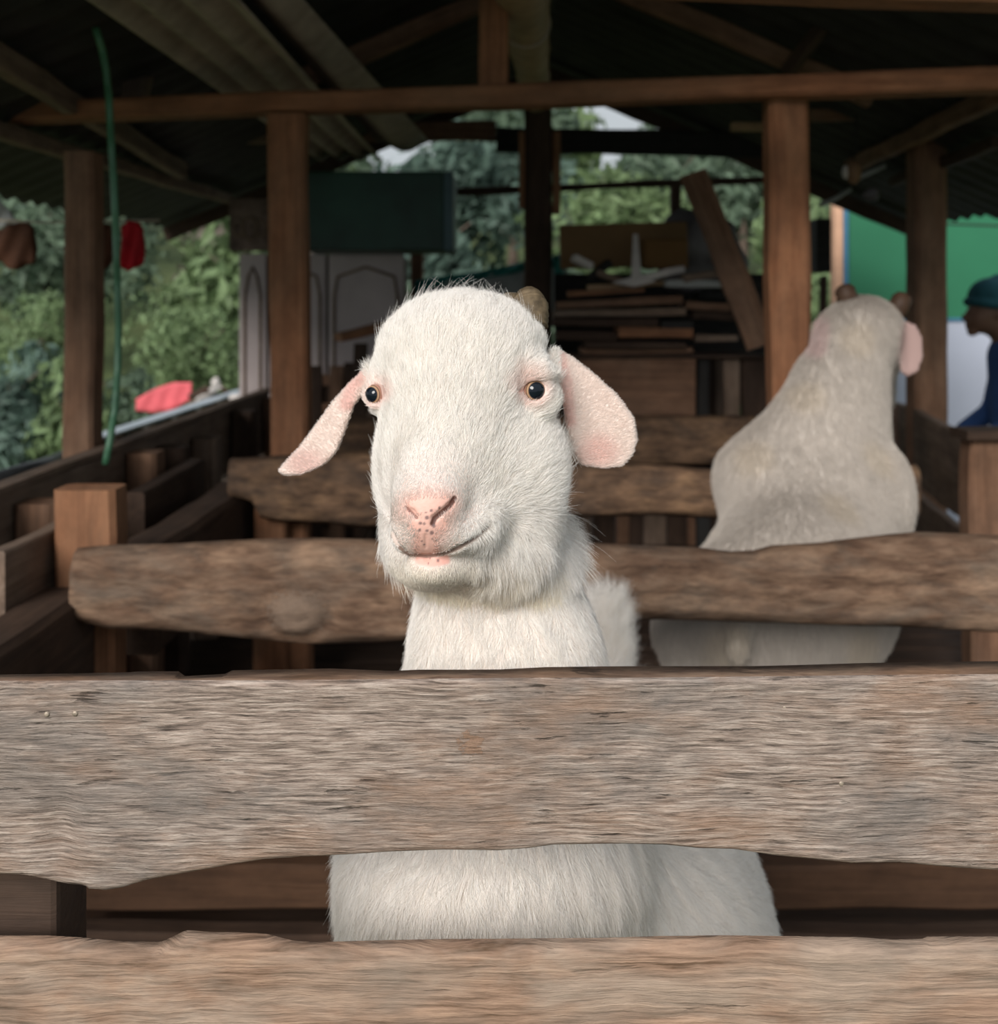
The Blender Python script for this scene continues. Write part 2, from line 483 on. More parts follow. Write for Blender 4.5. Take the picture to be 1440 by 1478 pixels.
def build_goat():
    g = SDF()
    E = lambda c, r, k=0.02, rot=None: g.ell(Q_(*c), ER(r), k, rot)
    # head
    E((667, 522, 78), (126, 94, 112), 0.01)
    E((655, 565, 22), (92, 108, 66), 0.03)
    g.cap(Q_(652, 600, -2), Q_(622, 712, -78), 64 * S, 48 * S, 0.035)
    E((655, 690, -5), (92, 88, 62), 0.035)
    E((618, 742, -92), (43, 44, 40), 0.02)
    E((745, 680, 62), (70, 108, 84), 0.03)
    E((592, 682, 78), (50, 112, 80), 0.03)
    E((690, 772, 72), (106, 76, 80), 0.035)
    g.cap(Q_(640, 790, -30), Q_(690, 755, 60), 46 * S, 72 * S, 0.02)
    E((614, 792, 36), (54, 58, 60), 0.03)
    E((598, 768, -74), (33, 31, 38), 0.012)
    E((648, 766, -72), (41, 32, 44), 0.012)
    E((680, 748, -38), (38, 33, 44), 0.02)
    E((624, 817, -60), (37, 24, 38), 0.008)
    E((650, 812, -26), (38, 26, 46), 0.014)
    E((770, 537, 27), (32, 19, 38), 0.014)
    E((770, 575, 36), (34, 40, 36), 0.012)
    E((556, 547, 80), (23, 26, 36), 0.012)
    E((557, 572, 76), (24, 30, 36), 0.012)
    # neck, chest and trunk
    g.cap(Q_(704, 780, 175), Q_(730, 960, 195), 112 * S, 136 * S, 0.03)
    g.cap(Q_(730, 960, 195), Q_(686, 1230, 180), 138 * S, 200 * S, 0.05)
    E((690, 1330, 190), (208, 220, 165), 0.05)
    g.ell((0.03, 1.36, 0.56), (0.14, 0.20, 0.16), 0.08)
    g.ell((0.15, 1.58, 0.33), (0.215, 0.42, 0.26), 0.08)
    g.ell(Q_(770, 800, 200), (0.03, 0.05, 0.03), 0.03)
    g.ell((0.185, 1.84, 0.42), (0.165, 0.16, 0.165), 0.06)
    g.cap((0.19, 1.95, 0.53), (0.187, 1.985, 0.675), 0.032, 0.014, 0.03)          # tail
    # legs
    for x in (-0.13, 0.075):
        g.cap((x, 1.24, 0.36), (x, 1.22, 0.235), 0.060, 0.036, 0.05)
        g.cap((x, 1.22, 0.235), (x, 1.215, 0.06), 0.030, 0.021, 0.02)
        g.ell((x, 1.215, 0.23), (0.034, 0.036, 0.042), 0.02)
        g.cap((x, 1.215, 0.06), (x, 1.205, 0.030), 0.026, 0.026, 0.012)
    for x in (0.075, 0.295):
        g.cap((x, 1.83, 0.40), (x, 1.74, 0.28), 0.085, 0.055, 0.05)
        g.cap((x, 1.74, 0.28), (x, 1.93, 0.20), 0.050, 0.030, 0.03)
        g.cap((x, 1.93, 0.20), (x, 1.90, 0.05), 0.027, 0.020, 0.02)
        g.cap((x, 1.90, 0.06), (x, 1.885, 0.030), 0.025, 0.026, 0.012)
    # ears: outline in pixels -> plane coordinates
    def ear(poly, O, U, V, bend):
        O = np.array(O); U = np.array(U, float); U /= np.linalg.norm(U); V = np.array(V, float); V -= U * (U @ V); V /= np.linalg.norm(V)
        W = np.cross(U, V); out = []
        for px, py in poly:
            d = np.array([(px - CX) / FPX, 1, -(py - CY) / FPX]); o = np.array([0, 0, CAMZ])
            t = ((O - o) @ W) / (d @ W); h = o + d * t - O; out.append((h @ U, h @ V))
        g.sheet(out, U, V, O, 0.0034, bend, 0.007)
    ear([(795, 505), (806, 503), (836, 520), (866, 545), (892, 572), (910, 602), (915, 632), (910, 656), (897, 674), (873, 679), (846, 676), (831, 656), (822, 620), (815, 580), (806, 555), (792, 545)],
        Q_(800, 530, 78), (1.0, 0.32, 0.0), (0.05, 0.1, -1.0), lambda u, v: 0.010 * np.cos(u * 42.0 - 1.3) + 1.6 * (v - 0.05) ** 2)
    ear([(542, 527), (528, 530), (503, 551), (478, 579), (455, 612), (432, 645), (412, 668), (405, 679), (415, 686), (437, 685), (466, 673), (484, 653), (496, 622), (508, 588), (526, 566), (545, 556)],
        Q_(535, 545, 120), (-1.0, 0.22, 0.0), (-0.2, 0.05, -1.0), lambda u, v: -0.008 * np.cos(u * 30.0 - 0.9) + 1.0 * (v - 0.05) ** 2)
    # eyes
    eyes = []
    for (px, py, r, nx) in ((769, 563, 19.5, 0.30), (543.5, 569, 17.5, -0.52)):
        p = g.hit(px, py); d = np.array([(px - CX) / FPX, 1, -(py - CY) / FPX]); d /= np.linalg.norm(d)
        R = r * S; gaze = np.array([nx, -0.9, 0.02]); gaze /= np.linalg.norm(gaze)
        c = p + d * R * 0.72
        eyes.append((c, R, gaze))
        g.ell(c, (R * 1.02,) * 3, 0.003, sub=True)
        g.torus(c - d * R * 0.45, -d + np.array([nx * .4, 0, 0]), R * 0.95, R * 0.13, 0.004, sx=1.0)
        g.torus(c - d * R * 0.35, -d + np.array([nx * .4, 0, 0.25]), R * 1.12, R * 0.09, 0.004, sx=1.1)
    # mouth, nostrils, philtrum
    def groove(pts, r, k=0.003, push=0.0):
        hs = [g.hit(*q) for q in pts]
        n = len(g.ops)
        fs = []
        for a, b in zip(hs[:-1], hs[1:]):
            a = a + np.array([0, push, 0]); b = b + np.array([0, push, 0])
            fs.append((a, b))
        for (a, b), i in zip(fs, range(len(fs))):
            ra = r[i] if isinstance(r, (list, tuple)) else r; rb = r[i + 1] if isinstance(r, (list, tuple)) else r
            g.cap(a, b, ra, rb, k, sub=True)
    MOUTH = [(566, 770), (577, 790), (590, 800), (616, 803), (640, 799.5), (662, 790.5), (684, 777), (704, 759)]
    groove(MOUTH, 0.0022, 0.004)
    NR = [(656, 719), (649, 730), (637, 740), (627, 748), (624, 756)]; NL = [(586, 732), (594, 740), (601, 747)]
    groove(NR, [0.0014, 0.0023, 0.0026, 0.0023, 0.0014], 0.003)
    groove(NL, [0.0012, 0.0026, 0.0018], 0.003)
    groove([(614.5, 772), (614.5, 792)], 0.0008, 0.002)
    # sample it
    xs = axis([(-0.26, -0.115, 0.003), (-0.115, -0.092, 0.0018), (-0.092, -0.005, 0.00115), (-0.005, 0.155, 0.0022), (0.155, 0.42, 0.008)])
    ys = axis([(0.985, 1.06, 0.0014), (1.06, 1.22, 0.0024), (1.22, 1.42, 0.006), (1.42, 2.06, 0.009)])
    zs = axis([(0.0, 0.02, 0.01), (0.02, 0.88, 0.008), (0.88, 0.925, 0.004), (0.925, 0.968, 0.0020), (0.968, 1.048, 0.00115), (1.048, 1.24, 0.0024)])
    F = g.grid(xs, ys, zs); V, Qd = surface_nets(F, xs, ys, zs)
    px, py = proj(V); vn = mesh_normals(V, Qd)
    head = smooth(V[:, 2], 0.90, 0.93) * (1 - smooth(V[:, 1], 1.22, 1.28)); front = head * (V[:, 1] < 1.19)
    base = np.array([0.78, 0.70, 0.64]); C = np.tile(base, (len(V), 1))
    def paint(mask, c):
        nonlocal C
        C = C * (1 - mask[:, None]) + np.array(c) * mask[:, None]
    mz = (1 - smooth(polydist(px, py, [(625, 690), (620, 815)]), 50, 130)) * front
    paint(mz * .9, (0.66, 0.56, 0.50))
    # pinkish skin round the eyes, ears, nose and lips
    for ex, ey, r in ((767, 564, 30), (543, 570, 26)):
        dd = np.hypot(px - ex, py - ey)
        paint(front * (1 - smooth(dd, r * .5, r * 1.2)) * .7, (0.74, 0.44, 0.38))
    paint(front * (1 - smooth(polydist(px, py, [(752, 566), (737, 574)]), 1, 8)) * .8, (0.55, 0.27, 0.22))
    nose = [(587, 722), (618, 722), (652, 722)]
    mask = np.maximum.reduce([1 - smooth(polydist(px, py, [(596, 733), (616, 727), (643, 729)]), 9, 22),
                              1 - smooth(polydist(px, py, [(616, 735), (615, 792)]), 13, 22),
                              1 - smooth(polydist(px, py, [(602, 760), (634, 758)]), 8, 18)])
    wob = .5 + .5 * np.sin(V[:, 0] * 900 + np.sin(V[:, 2] * 1100) * 1.5) * np.sin(V[:, 2] * 800 + 1)
    broad = 1 - smooth(polydist(px, py, [(600, 730), (618, 712), (640, 728), (616, 770)]), 14, 62)
    paint(front * broad * .75, (0.80, 0.56, 0.50))
    paint(front * mask * (.72 + .28 * wob), (0.80, 0.46, 0.38))
    lip = 1 - smooth(polydist(px, py, [(606, 808), (622, 812), (643, 808)]), 4, 9)
    paint(front * lip * (py > 801), (0.80, 0.44, 0.37))
    paint(front * (1 - smooth(polydist(px, py, NR), 2.6, 5.0)), (0.09, 0.035, 0.025))
    paint(front * (1 - smooth(polydist(px, py, NL), 1.4, 3.6)) * .9, (0.17, 0.07, 0.05))
    paint(front * (1 - smooth(polydist(px, py, MOUTH[1:]), 1.4, 3.8)) * .85, (0.17, 0.10, 0.075))
    for q in ((622.6, 736.8, 2.8), (614.5, 740, 1.4), (616, 747, 3.4), (612, 756, 2.4), (606.5, 755, 2.8), (605.5, 765, 2.6), (616, 766, 2.6), (623, 769, 3.6), (626, 759, 3.4), (624, 778, 1.8),
              (629.5, 780, 2.2), (608.5, 781, 1.6), (612, 786, 1.6), (640, 780, 1.8), (634, 786, 1.8), (632, 809, 2.4), (618, 813, 1.6), (634, 733, 2.2), (590, 738, 1.4), (589, 759, 1.4), (621, 806, 1.4), (600, 790, 1.3)):
        paint(front * (1 - smooth(np.hypot(px - q[0], py - q[1]), q[2] * .55, q[2] * 1.15)) * .85, (0.17, 0.11, 0.11))
    # ears
    earR = (px > 806) & (py > 500) & (py < 684) & (V[:, 0] > 0.052) & (V[:, 2] > 0.97) & (V[:, 1] < 1.24)
    ppx = polydist(px, py, [(800, 505), (817, 548), (822, 620), (832, 658)])
    earR = ((px > 806) & (ppx < 140) & (V[:, 2] > 1.03) & ((px - 806) > (py - 560) * .28 - 4)).astype(float) * (V[:, 1] < 1.30)
    earL = ((px < 530) & (V[:, 2] > 1.02)).astype(float)
    ears = np.maximum(earR, earL)
    paint(ears * .85, (0.80, 0.69, 0.63))
    paint(earR * (1 - smooth(polydist(px, py, [(806, 512), (817, 560), (821, 610)]), 3, 12)) * .8, (0.78, 0.46, 0.40))
    paint(earR * (1 - smooth(np.hypot((px - 862), (py - 652) * 1.1), 8, 42)) * .75, (0.72, 0.40, 0.34))
    paint(earL * (1 - smooth(polydist(px, py, [(526, 538), (508, 560), (500, 585)]), 4, 14)) * .8, (0.80, 0.47, 0.42))
    paint(earL * (1 - smooth(np.hypot((px - 440) * .8, (py - 668)), 6, 32)) * .75, (0.66, 0.40, 0.35))
    root = empty('goat', (0.0, 1.3, 0.0))
    inv = np.array([0.0, 1.3, 0.0])
    body = np_mesh('body', V - inv, Qd, SKIN, root, C)
    # fur
    rs = np.random.RandomState(3)
    fc = V[Qd].mean(1); fpx, fpy = proj(fc); fn = vn[Qd].mean(1); fn /= np.linalg.norm(fn, axis=1, keepdims=True)
    fears = ears[Qd].mean(1)
    ishead = (fc[:, 2] > 0.905) & (fc[:, 1] < 1.30)
    facing = (fn * (np.array([0, 0, CAMZ]) - fc)).sum(1) / np.linalg.norm(fc - [0, 0, CAMZ], axis=1)
    # density
    dens = np.where(ishead, 1.5e6, 0.55e6)
    vis = (facing > -0.25)
    dens = np.where(vis, dens, dens * 0.25)
    dens = np.where((fc[:, 2] < 0.56) & (fc[:, 1] < 1.3), 0.35e6, dens)
    dens = np.where(fc[:, 2] < 0.30, 0.12e6, dens)
    band = (fpy > 1215) & (fpy < 1385) & (fc[:, 1] < 1.4); dens = np.where(band, 1.0e6, dens)
    dens = np.where((fc[:, 1] > 1.35) & (fc[:, 2] < 0.56) & ~((fpy > 1215) & (fpy < 1385)), 0.12e6, dens)
    dens = np.where(fears > 0.5, 2.2e6, dens)
    # bare skin: eyes, nose, lips
    bare = np.zeros(len(fc))
    for ex, ey, r in ((769, 563, 16), (543.5, 569, 14)):
        bare = np.maximum(bare, (1 - smooth(np.hypot(fpx - ex, fpy - ey), r, r * 1.25)))
    nm = np.maximum.reduce([1 - smooth(polydist(fpx, fpy, [(596, 735), (616, 729), (643, 731)]), 6, 13),
                            1 - smooth(polydist(fpx, fpy, [(616, 735), (615, 792)]), 8, 14),
                            1 - smooth(polydist(fpx, fpy, [(603, 758), (634, 757)]), 6, 12)])
    bare = np.maximum(bare, nm)
    bare = np.maximum(bare, 1 - smooth(polydist(fpx, fpy, MOUTH), 2.2, 4.2))
    bare = np.maximum(bare, (1 - smooth(polydist(fpx, fpy, [(604, 808), (622, 812), (645, 808)]), 5, 8)))
    bare = np.maximum(bare, 1 - smooth(polydist(fpx, fpy, [(754, 566), (739, 574)]), 2, 6)); bare = np.maximum(bare, 1 - smooth(polydist(fpx, fpy, NR), 3.5, 7))
    bare = bare * ishead * (fc[:, 1] < 1.19)
    dens = dens * (1 - bare)
    mn = (fc[:, 1] > 1.215) & (fc[:, 1] < 1.45) & (fc[:, 2] < 1.02) & (fc[:, 0] > 0.055) & (fc[:, 2] > 0.93); dens = np.where(mn, dens * .22, dens)
    R, fid = sample_tris(V, Qd, dens, rs)
    n = fn[fid]; rx, ry = proj(R); ear = fears[fid] > 0.5; hd = ishead[fid]
    # combing: away from the whorl on the bridge of the nose; downwards below the head
    wh = Q_(622, 790, 30)
    dr = R - wh; dr[:, 1] *= 0.5; dr /= np.linalg.norm(dr, axis=1, keepdims=True)
    down = np.array([0, 0.15, -1.0])
    kdn = np.clip(smooth(ry, 690, 800) * 0.75 * smooth(polydist(rx, ry, [(620, 700), (622, 770)]), 20, 70) + (R[:, 2] < 0.955) * 1.0, 0, 1)[:, None]
    kdn = np.where((R[:, 1] > 1.25)[:, None], 1.0, kdn)
    D = dr * (1 - kdn) + down * kdn
    # hair beside and above the eyes sweeps outwards and back
    muz = (1 - smooth(polydist(rx, ry, [(618, 715), (622, 832)]), 42, 95)) * (R[:, 1] < 1.14) * hd
    L = np.full(len(R), 0.020)
    L = np.where(hd, 0.0135, L)
    L = np.where(hd, L + 0.0055 * smooth(-ry, -540, -425), L)
    L = np.where(hd, L * (1 - .72 * muz), L)
    jaw = smooth(ry, 740, 830) * hd * (R[:, 2] > 0.93) * (1 - muz); L = L + 0.017 * jaw
    rim = hd * (rx > 770) * smooth(ry, 600, 660) * (1 - ear); L = L + .004 * rim
    eyed = np.minimum(np.hypot(rx - 769, ry - 563), np.hypot(rx - 543.5, ry - 569))
    L = np.where(hd, L * (0.3 + 0.7 * smooth(eyed, 12, 44)), L)
    nose_d = polydist(rx, ry, [(596, 735), (616, 727), (643, 731), (616, 790)])
    L = np.where(hd & (R[:, 1] < 1.12), L * (0.35 + 0.65 * smooth(nose_d, 8, 110)), L)
    L = np.where(hd & (muz > .2), np.maximum(L, 0.0042), L); L = np.where(ear, 0.0038, L)
    chest = (R[:, 2] < 0.66) & (R[:, 1] < 1.36); L = np.where(chest, 0.034, L)
    trunk = (R[:, 1] > 1.36); L = np.where(trunk, 0.026, L)
    legs = R[:, 2] < 0.25; L = np.where(legs, 0.008, L)
    tail = (R[:, 1] > 1.90) & (R[:, 2] > 0.55); L = np.where(tail, 0.05, L)
    mane = (R[:, 1] > 1.215) & (R[:, 1] < 1.45) & (R[:, 2] > 0.62) & (R[:, 2] < 1.02) & (R[:, 0] > 0.055) & (R[:, 2] > 0.93); L = np.where(mane, 0.034, L)
    L = np.where(hd & (rx > 786) & (ry < 545) & (R[:, 2] > 1.1), np.minimum(L, 0.006), L)
    L = L * (0.65 + 0.6 * rs.rand(len(R)))
    lift = np.full(len(R), 0.42)
    lift = np.where(hd, lift + .30 * smooth(-ry, -540, -425), lift); lift = np.where(muz > .3, 0.35, lift)
    lift = np.where(jaw > .3, 0.6, lift); lift = np.where(chest, 0.30, lift); lift = np.where(tail, 0.75, lift); lift = np.where(mane, 1.0, lift)
    lift = np.where((~hd) & (R[:, 2] > 0.66) & (R[:, 1] < 1.25), 0.25, lift)
    D[tail] = np.array([0.15, 0.1, 1.0]); D[trunk & ~tail] = np.array([0.1, 0.7, -1.0])
    # hair clumping: neighbouring strands share a lean
    cl = np.stack([np.sin(R[:, 0] * 190 + np.sin(R[:, 2] * 150) * 2), np.sin(R[:, 1] * 170 + R[:, 0] * 60), np.sin(R[:, 2] * 130 + R[:, 0] * 210)], -1)
    D = D / (np.linalg.norm(D, axis=1, keepdims=True) + 1e-9) + np.where(hd, .22, .40)[:, None] * cl
    tone = (0.955 + 0.05 * rs.randn(len(R)) - 0.25 * (rs.rand(len(R)) < .07))[:, None]
    hc = np.tile([1.0, 0.965, 0.925], (len(R), 1)) * tone
    cream = (smooth(ry, 780, 850) * hd * (rx < 800) * .8)[:, None] * np.array([0.0, 0.035, 0.13])
    hc = hc - cream
    pk = np.zeros(len(R)); fcol = C[Qd].mean(1)[fid]
    for ex, ey, r in ((762, 562, 44), (545, 570, 34)):
        pk = np.maximum(pk, (1 - smooth(np.hypot(rx - ex, ry - ey), r * .4, r)) * hd)
    hc = hc * (1 - .35 * pk[:, None]) + np.array([0.80, 0.55, 0.48]) * .35 * pk[:, None]
    nk = (1 - smooth(nose_d, 10, 34)) * hd * .6
    hc = hc * (1 - nk[:, None]) + np.array([0.90, 0.66, 0.58]) * nk[:, None]
    hc = hc * (1 - .10 * muz[:, None])
    hc = np.where(ear[:, None], fcol * .45 + np.array([0.90, 0.82, 0.77]) * .55, hc)
    hc = np.clip(hc, 0.05, 0.985)
    print('goat verts', len(V), 'strands', len(R))
    fur_curves('fur', R - inv, D, n, L, lift, HAIR, root, hc, rad=0.00021, rs=rs)
    # long guard hairs on the crown, round the ears and cheeks
    sel = rs.rand(len(R)) < np.where(hd & ~ear & (muz < .2) & (eyed > 60), 0.012, 0.0)
    fur_curves('guard_hair', R[sel] - inv, D[sel], n[sel], L[sel] * 1.7, lift[sel] + .15, HAIR, root, hc[sel], rad=0.00013, rs=rs, npt=6)
    # eyes
    EYE = eye_material()
    for c, R_, gz in eyes:
        z = Vector(gz); x = Vector((0, 0, 1)).cross(z).normalized(); y = z.cross(x)
        vs = []; fs = []; fm = []; nu = 32; prof = []
        for j in range(25):
            th = math.pi * j / 24; rr = 1.0 + 0.05 * max(0, math.cos(th)) ** 6
            prof.append((math.sin(th) * rr, math.cos(th) * rr))
        for (a, b) in prof:
            for i in range(nu):
                ph = 2 * math.pi * i / nu; vs.append((R_ * a * math.cos(ph), R_ * a * math.sin(ph), R_ * b))
        for j in range(24):
            for i in range(nu):
                i2 = (i + 1) % nu
                fs.append((j * nu + i, j * nu + i2, (j + 1) * nu + i2, (j + 1) * nu + i)[::-1])
        o = mesh_obj('eye', vs, fs, EYE, root, True)
        M = Matrix((x, y, z)).transposed().to_4x4(); M.translation = Vector(c) - Vector(inv); o.matrix_basis = M
    # horns: short dark stubs behind the crown
    for pts, rads in (([Q_(762, 470, 95), Q_(765, 447, 105), Q_(762, 433, 118), Q_(752, 424, 135)], [30, 29, 24, 9]),
                      ([Q_(742, 462, 150), Q_(738, 438, 165), Q_(730, 428, 180)], [24, 20, 8])):
        P3 = []; Rr = []
        for i in range(len(pts) - 1):
            for t in np.linspace(0, 1, 8, endpoint=False):
                P3.append(pts[i] * (1 - t) + pts[i + 1] * t - inv); Rr.append((rads[i] * (1 - t) + rads[i + 1] * t) * S * (1 + 0.05 * math.sin((i * 8 + t * 8) * 2.2)))
        P3.append(pts[-1] - inv); Rr.append(0.002)
        b = MB(); b.tube([Vector(p) for p in P3], Rr, 16); b.build('horn', HORN, root, True)
    for x, y in ((-0.13, 1.20), (0.075, 1.20), (0.075, 1.88), (0.295, 1.88)):
        for sx in (-1, 1):
            b = MB(); b.tube([(x + sx * .0135, y - 1.3, 0.045), (x + sx * .014, y - 1.3 - .004, 0.025), (x + sx * .015, y - 1.3 - .01, 0.001)], [.013, .015, .017], 10, flat=1.25)
            b.build('hoof', HOOF, root, True)
    tag(root, 'white goat with drooping ears looking over the grey front plank', 'goat')
    return root

def eye_material():
    m, nt, b = nodes_of('goat_eye')
    tc = nt.nodes.new('ShaderNodeTexCoord'); vm = nt.nodes.new('ShaderNodeVectorMath'); vm.operation = 'NORMALIZE'
    nt.links.new(tc.outputs['Object'], vm.inputs[0]); sp = nt.nodes.new('ShaderNodeSeparateXYZ'); nt.links.new(vm.outputs[0], sp.inputs[0])
    r = ramp(nt, [(0.55, (0.36, 0.20, 0.15)), (0.60, (0.30, 0.17, 0.11)), (0.64, (0.035, 0.018, 0.012)), (0.68, (0.42, 0.27, 0.17)), (0.755, (0.36, 0.22, 0.13)), (0.79, (0.006, 0.010, 0.016)), (1.0, (0.004, 0.007, 0.012))], sp.outputs[2])
    nt.links.new(r.outputs[0], b.inputs['Base Color']); b.inputs['Roughness'].default_value = 0.08
    b.inputs['Specular IOR Level'].default_value = 0.4
    return m
# ================================================================== wood materials
def weathered(name, c_lo, c_mid, c_hi, c_alt, alt2, crack=1.0, fine=230.0, knots=(), bdist=0.003, sx=11, warpa=0.03, kw=1.5, pat=0.8):
    m, nt, b = nodes_of(name)
    tc = nt.nodes.new('ShaderNodeTexCoord'); sp = nt.nodes.new('ShaderNodeSeparateXYZ'); nt.links.new(tc.outputs['Object'], sp.inputs[0])
    warp = noise(nt, coords(nt, (3.2, 3, 8), False), 1.0, 3, 0.6)
    z = mathn(nt, 'ADD', sp.outputs[2], mathn(nt, 'MULTIPLY', mathn(nt, 'SUBTRACT', warp, 0.5), warpa))
    kn_col = None
    def cmb(sx, sy, sz):
        c = nt.nodes.new('ShaderNodeCombineXYZ')
        nt.links.new(mathn(nt, 'MULTIPLY', sp.outputs[0], sx), c.inputs[0]); nt.links.new(mathn(nt, 'MULTIPLY', sp.outputs[1], sy), c.inputs[1])
        nt.links.new(mathn(nt, 'MULTIPLY', z, sz), c.inputs[2]); return c.outputs[0]
    g1 = noise(nt, cmb(sx, 30, fine), 1.0, 5, 0.62, 0.35)
    g2 = noise(nt, cmb(sx * 2.6, 60, fine * 2.6), 1.0, 4, 0.6, 0.2)
    ck = noise(nt, cmb(sx * .8, 20, fine * 0.55), 1.0, 4, 0.55, 0.3)
    patch = noise(nt, coords(nt, (4.5, 5, 11), True), 1.0, 5, 0.65, 0.4)
    patch2 = noise(nt, coords(nt, (7, 9, 16), True), 1.0, 4, 0.6)
    c = ramp(nt, [(0.33, c_lo), (0.48, c_mid), (0.64, c_hi)], g1).outputs[0]
    c = mixc(nt, ramp(nt, [(0.46, 0.0), (0.62, pat)], patch).outputs[0], c, mixc(nt, 0.72, c, c_alt))
    c = mixc(nt, ramp(nt, [(0.50, 0.0), (0.68, 0.75)], patch2).outputs[0], c, mixc(nt, 0.7, c, alt2))
    c = mixc(nt, 0.55, c, ramp(nt, [(0.3, 0.55), (0.6, 1.2)], g2).outputs[0], 'MULTIPLY')
    msk = ramp(nt, [(0.38, 0.25), (0.6, 1.0)], noise(nt, coords(nt, (3, 3, 7), True), 1.0, 3)).outputs[0]
    crk = mathn(nt, 'MULTIPLY', ramp(nt, [(0.30, 1.0), (0.37, 0.0)], ck).outputs[0], msk)
    c = mixc(nt, mathn(nt, 'MULTIPLY', crk, 0.75 * crack), c, tuple(x * 0.22 for x in c_lo))
    hsum = mathn(nt, 'SUBTRACT', mathn(nt, 'ADD', g1, mathn(nt, 'MULTIPLY', g2, 0.45)), mathn(nt, 'MULTIPLY', crk, 0.9 * crack))
    for (kx, kz, rx, rz, kc) in knots:
        cx_ = mathn(nt, 'DIVIDE', mathn(nt, 'SUBTRACT', sp.outputs[0], kx), rx); cz_ = mathn(nt, 'DIVIDE', mathn(nt, 'SUBTRACT', sp.outputs[2], kz), rz)
        d = mathn(nt, 'SQRT', mathn(nt, 'ADD', mathn(nt, 'MULTIPLY', cx_, cx_), mathn(nt, 'MULTIPLY', cz_, cz_)))
        d = mathn(nt, 'ADD', d, mathn(nt, 'MULTIPLY', mathn(nt, 'SUBTRACT', noise(nt, coords(nt, (110, 110, 150), False), 1.0, 4, 0.7), 0.5), kw))
        f = ramp(nt, [(0.80, 1.0), (1.0, 0.0)], d).outputs[0]
        rings = mathn(nt, 'SINE', mathn(nt, 'MULTIPLY', d, 11.0))
        kc_ = mixc(nt, mathn(nt, 'MULTIPLY', mathn(nt, 'ADD', rings, 1.0), 0.13), kc, tuple(x * .3 for x in kc))
        c = mixc(nt, mathn(nt, 'MULTIPLY', f, 0.7), c, kc_)
        ed = ramp(nt, [(0.84, 0.0), (0.95, 1.0), (1.12, 0.0)], d).outputs[0]
        c = mixc(nt, mathn(nt, 'MULTIPLY', ed, 0.45), c, tuple(x * 0.3 for x in c_lo))
    nt.links.new(c, b.inputs['Base Color'])
    b.inputs['Roughness'].default_value = 0.85; b.inputs['Specular IOR Level'].default_value = 0.18
    bump(nt, hsum, 0.85, bdist, b)
    return m

W_ORANGE = wood('sawn_timber_orange', (0.14, 0.056, 0.026), (0.235, 0.10, 0.048), (0.30, 0.14, 0.07), (0.21, 0.12, 0.07))
W_BROWN = wood('sawn_timber_brown', (0.10, 0.05, 0.03), (0.20, 0.105, 0.062), (0.28, 0.155, 0.095), (0.20, 0.13, 0.09))
W_GREY = wood('old_grey_brown_board', (0.09, 0.065, 0.05), (0.175, 0.125, 0.095), (0.26, 0.20, 0.155), (0.20, 0.13, 0.085))
W_DARK = wood('dark_stained_board', (0.028, 0.017, 0.012), (0.055, 0.032, 0.021), (0.085, 0.05, 0.032), (0.07, 0.046, 0.034))
W_BLACK = wood('blackened_board', (0.012, 0.012, 0.012), (0.022, 0.020, 0.018), (0.035, 0.03, 0.026), (0.03, 0.03, 0.03))
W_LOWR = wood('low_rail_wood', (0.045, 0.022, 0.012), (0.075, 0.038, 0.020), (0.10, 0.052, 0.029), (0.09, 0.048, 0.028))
W_LIGHT = wood('pale_new_board', (0.25, 0.15, 0.08), (0.42, 0.27, 0.15), (0.55, 0.38, 0.22), (0.42, 0.28, 0.18))
W_END = plain('fresh_sawn_end', (0.36, 0.19, 0.09), 0.85, 0.35, 40)

# ================================================================== rough sawn slabs with an outline of their own
def interp(poly, x): return float(np.interp(x, [p[0] for p in poly], [p[1] for p in poly]))

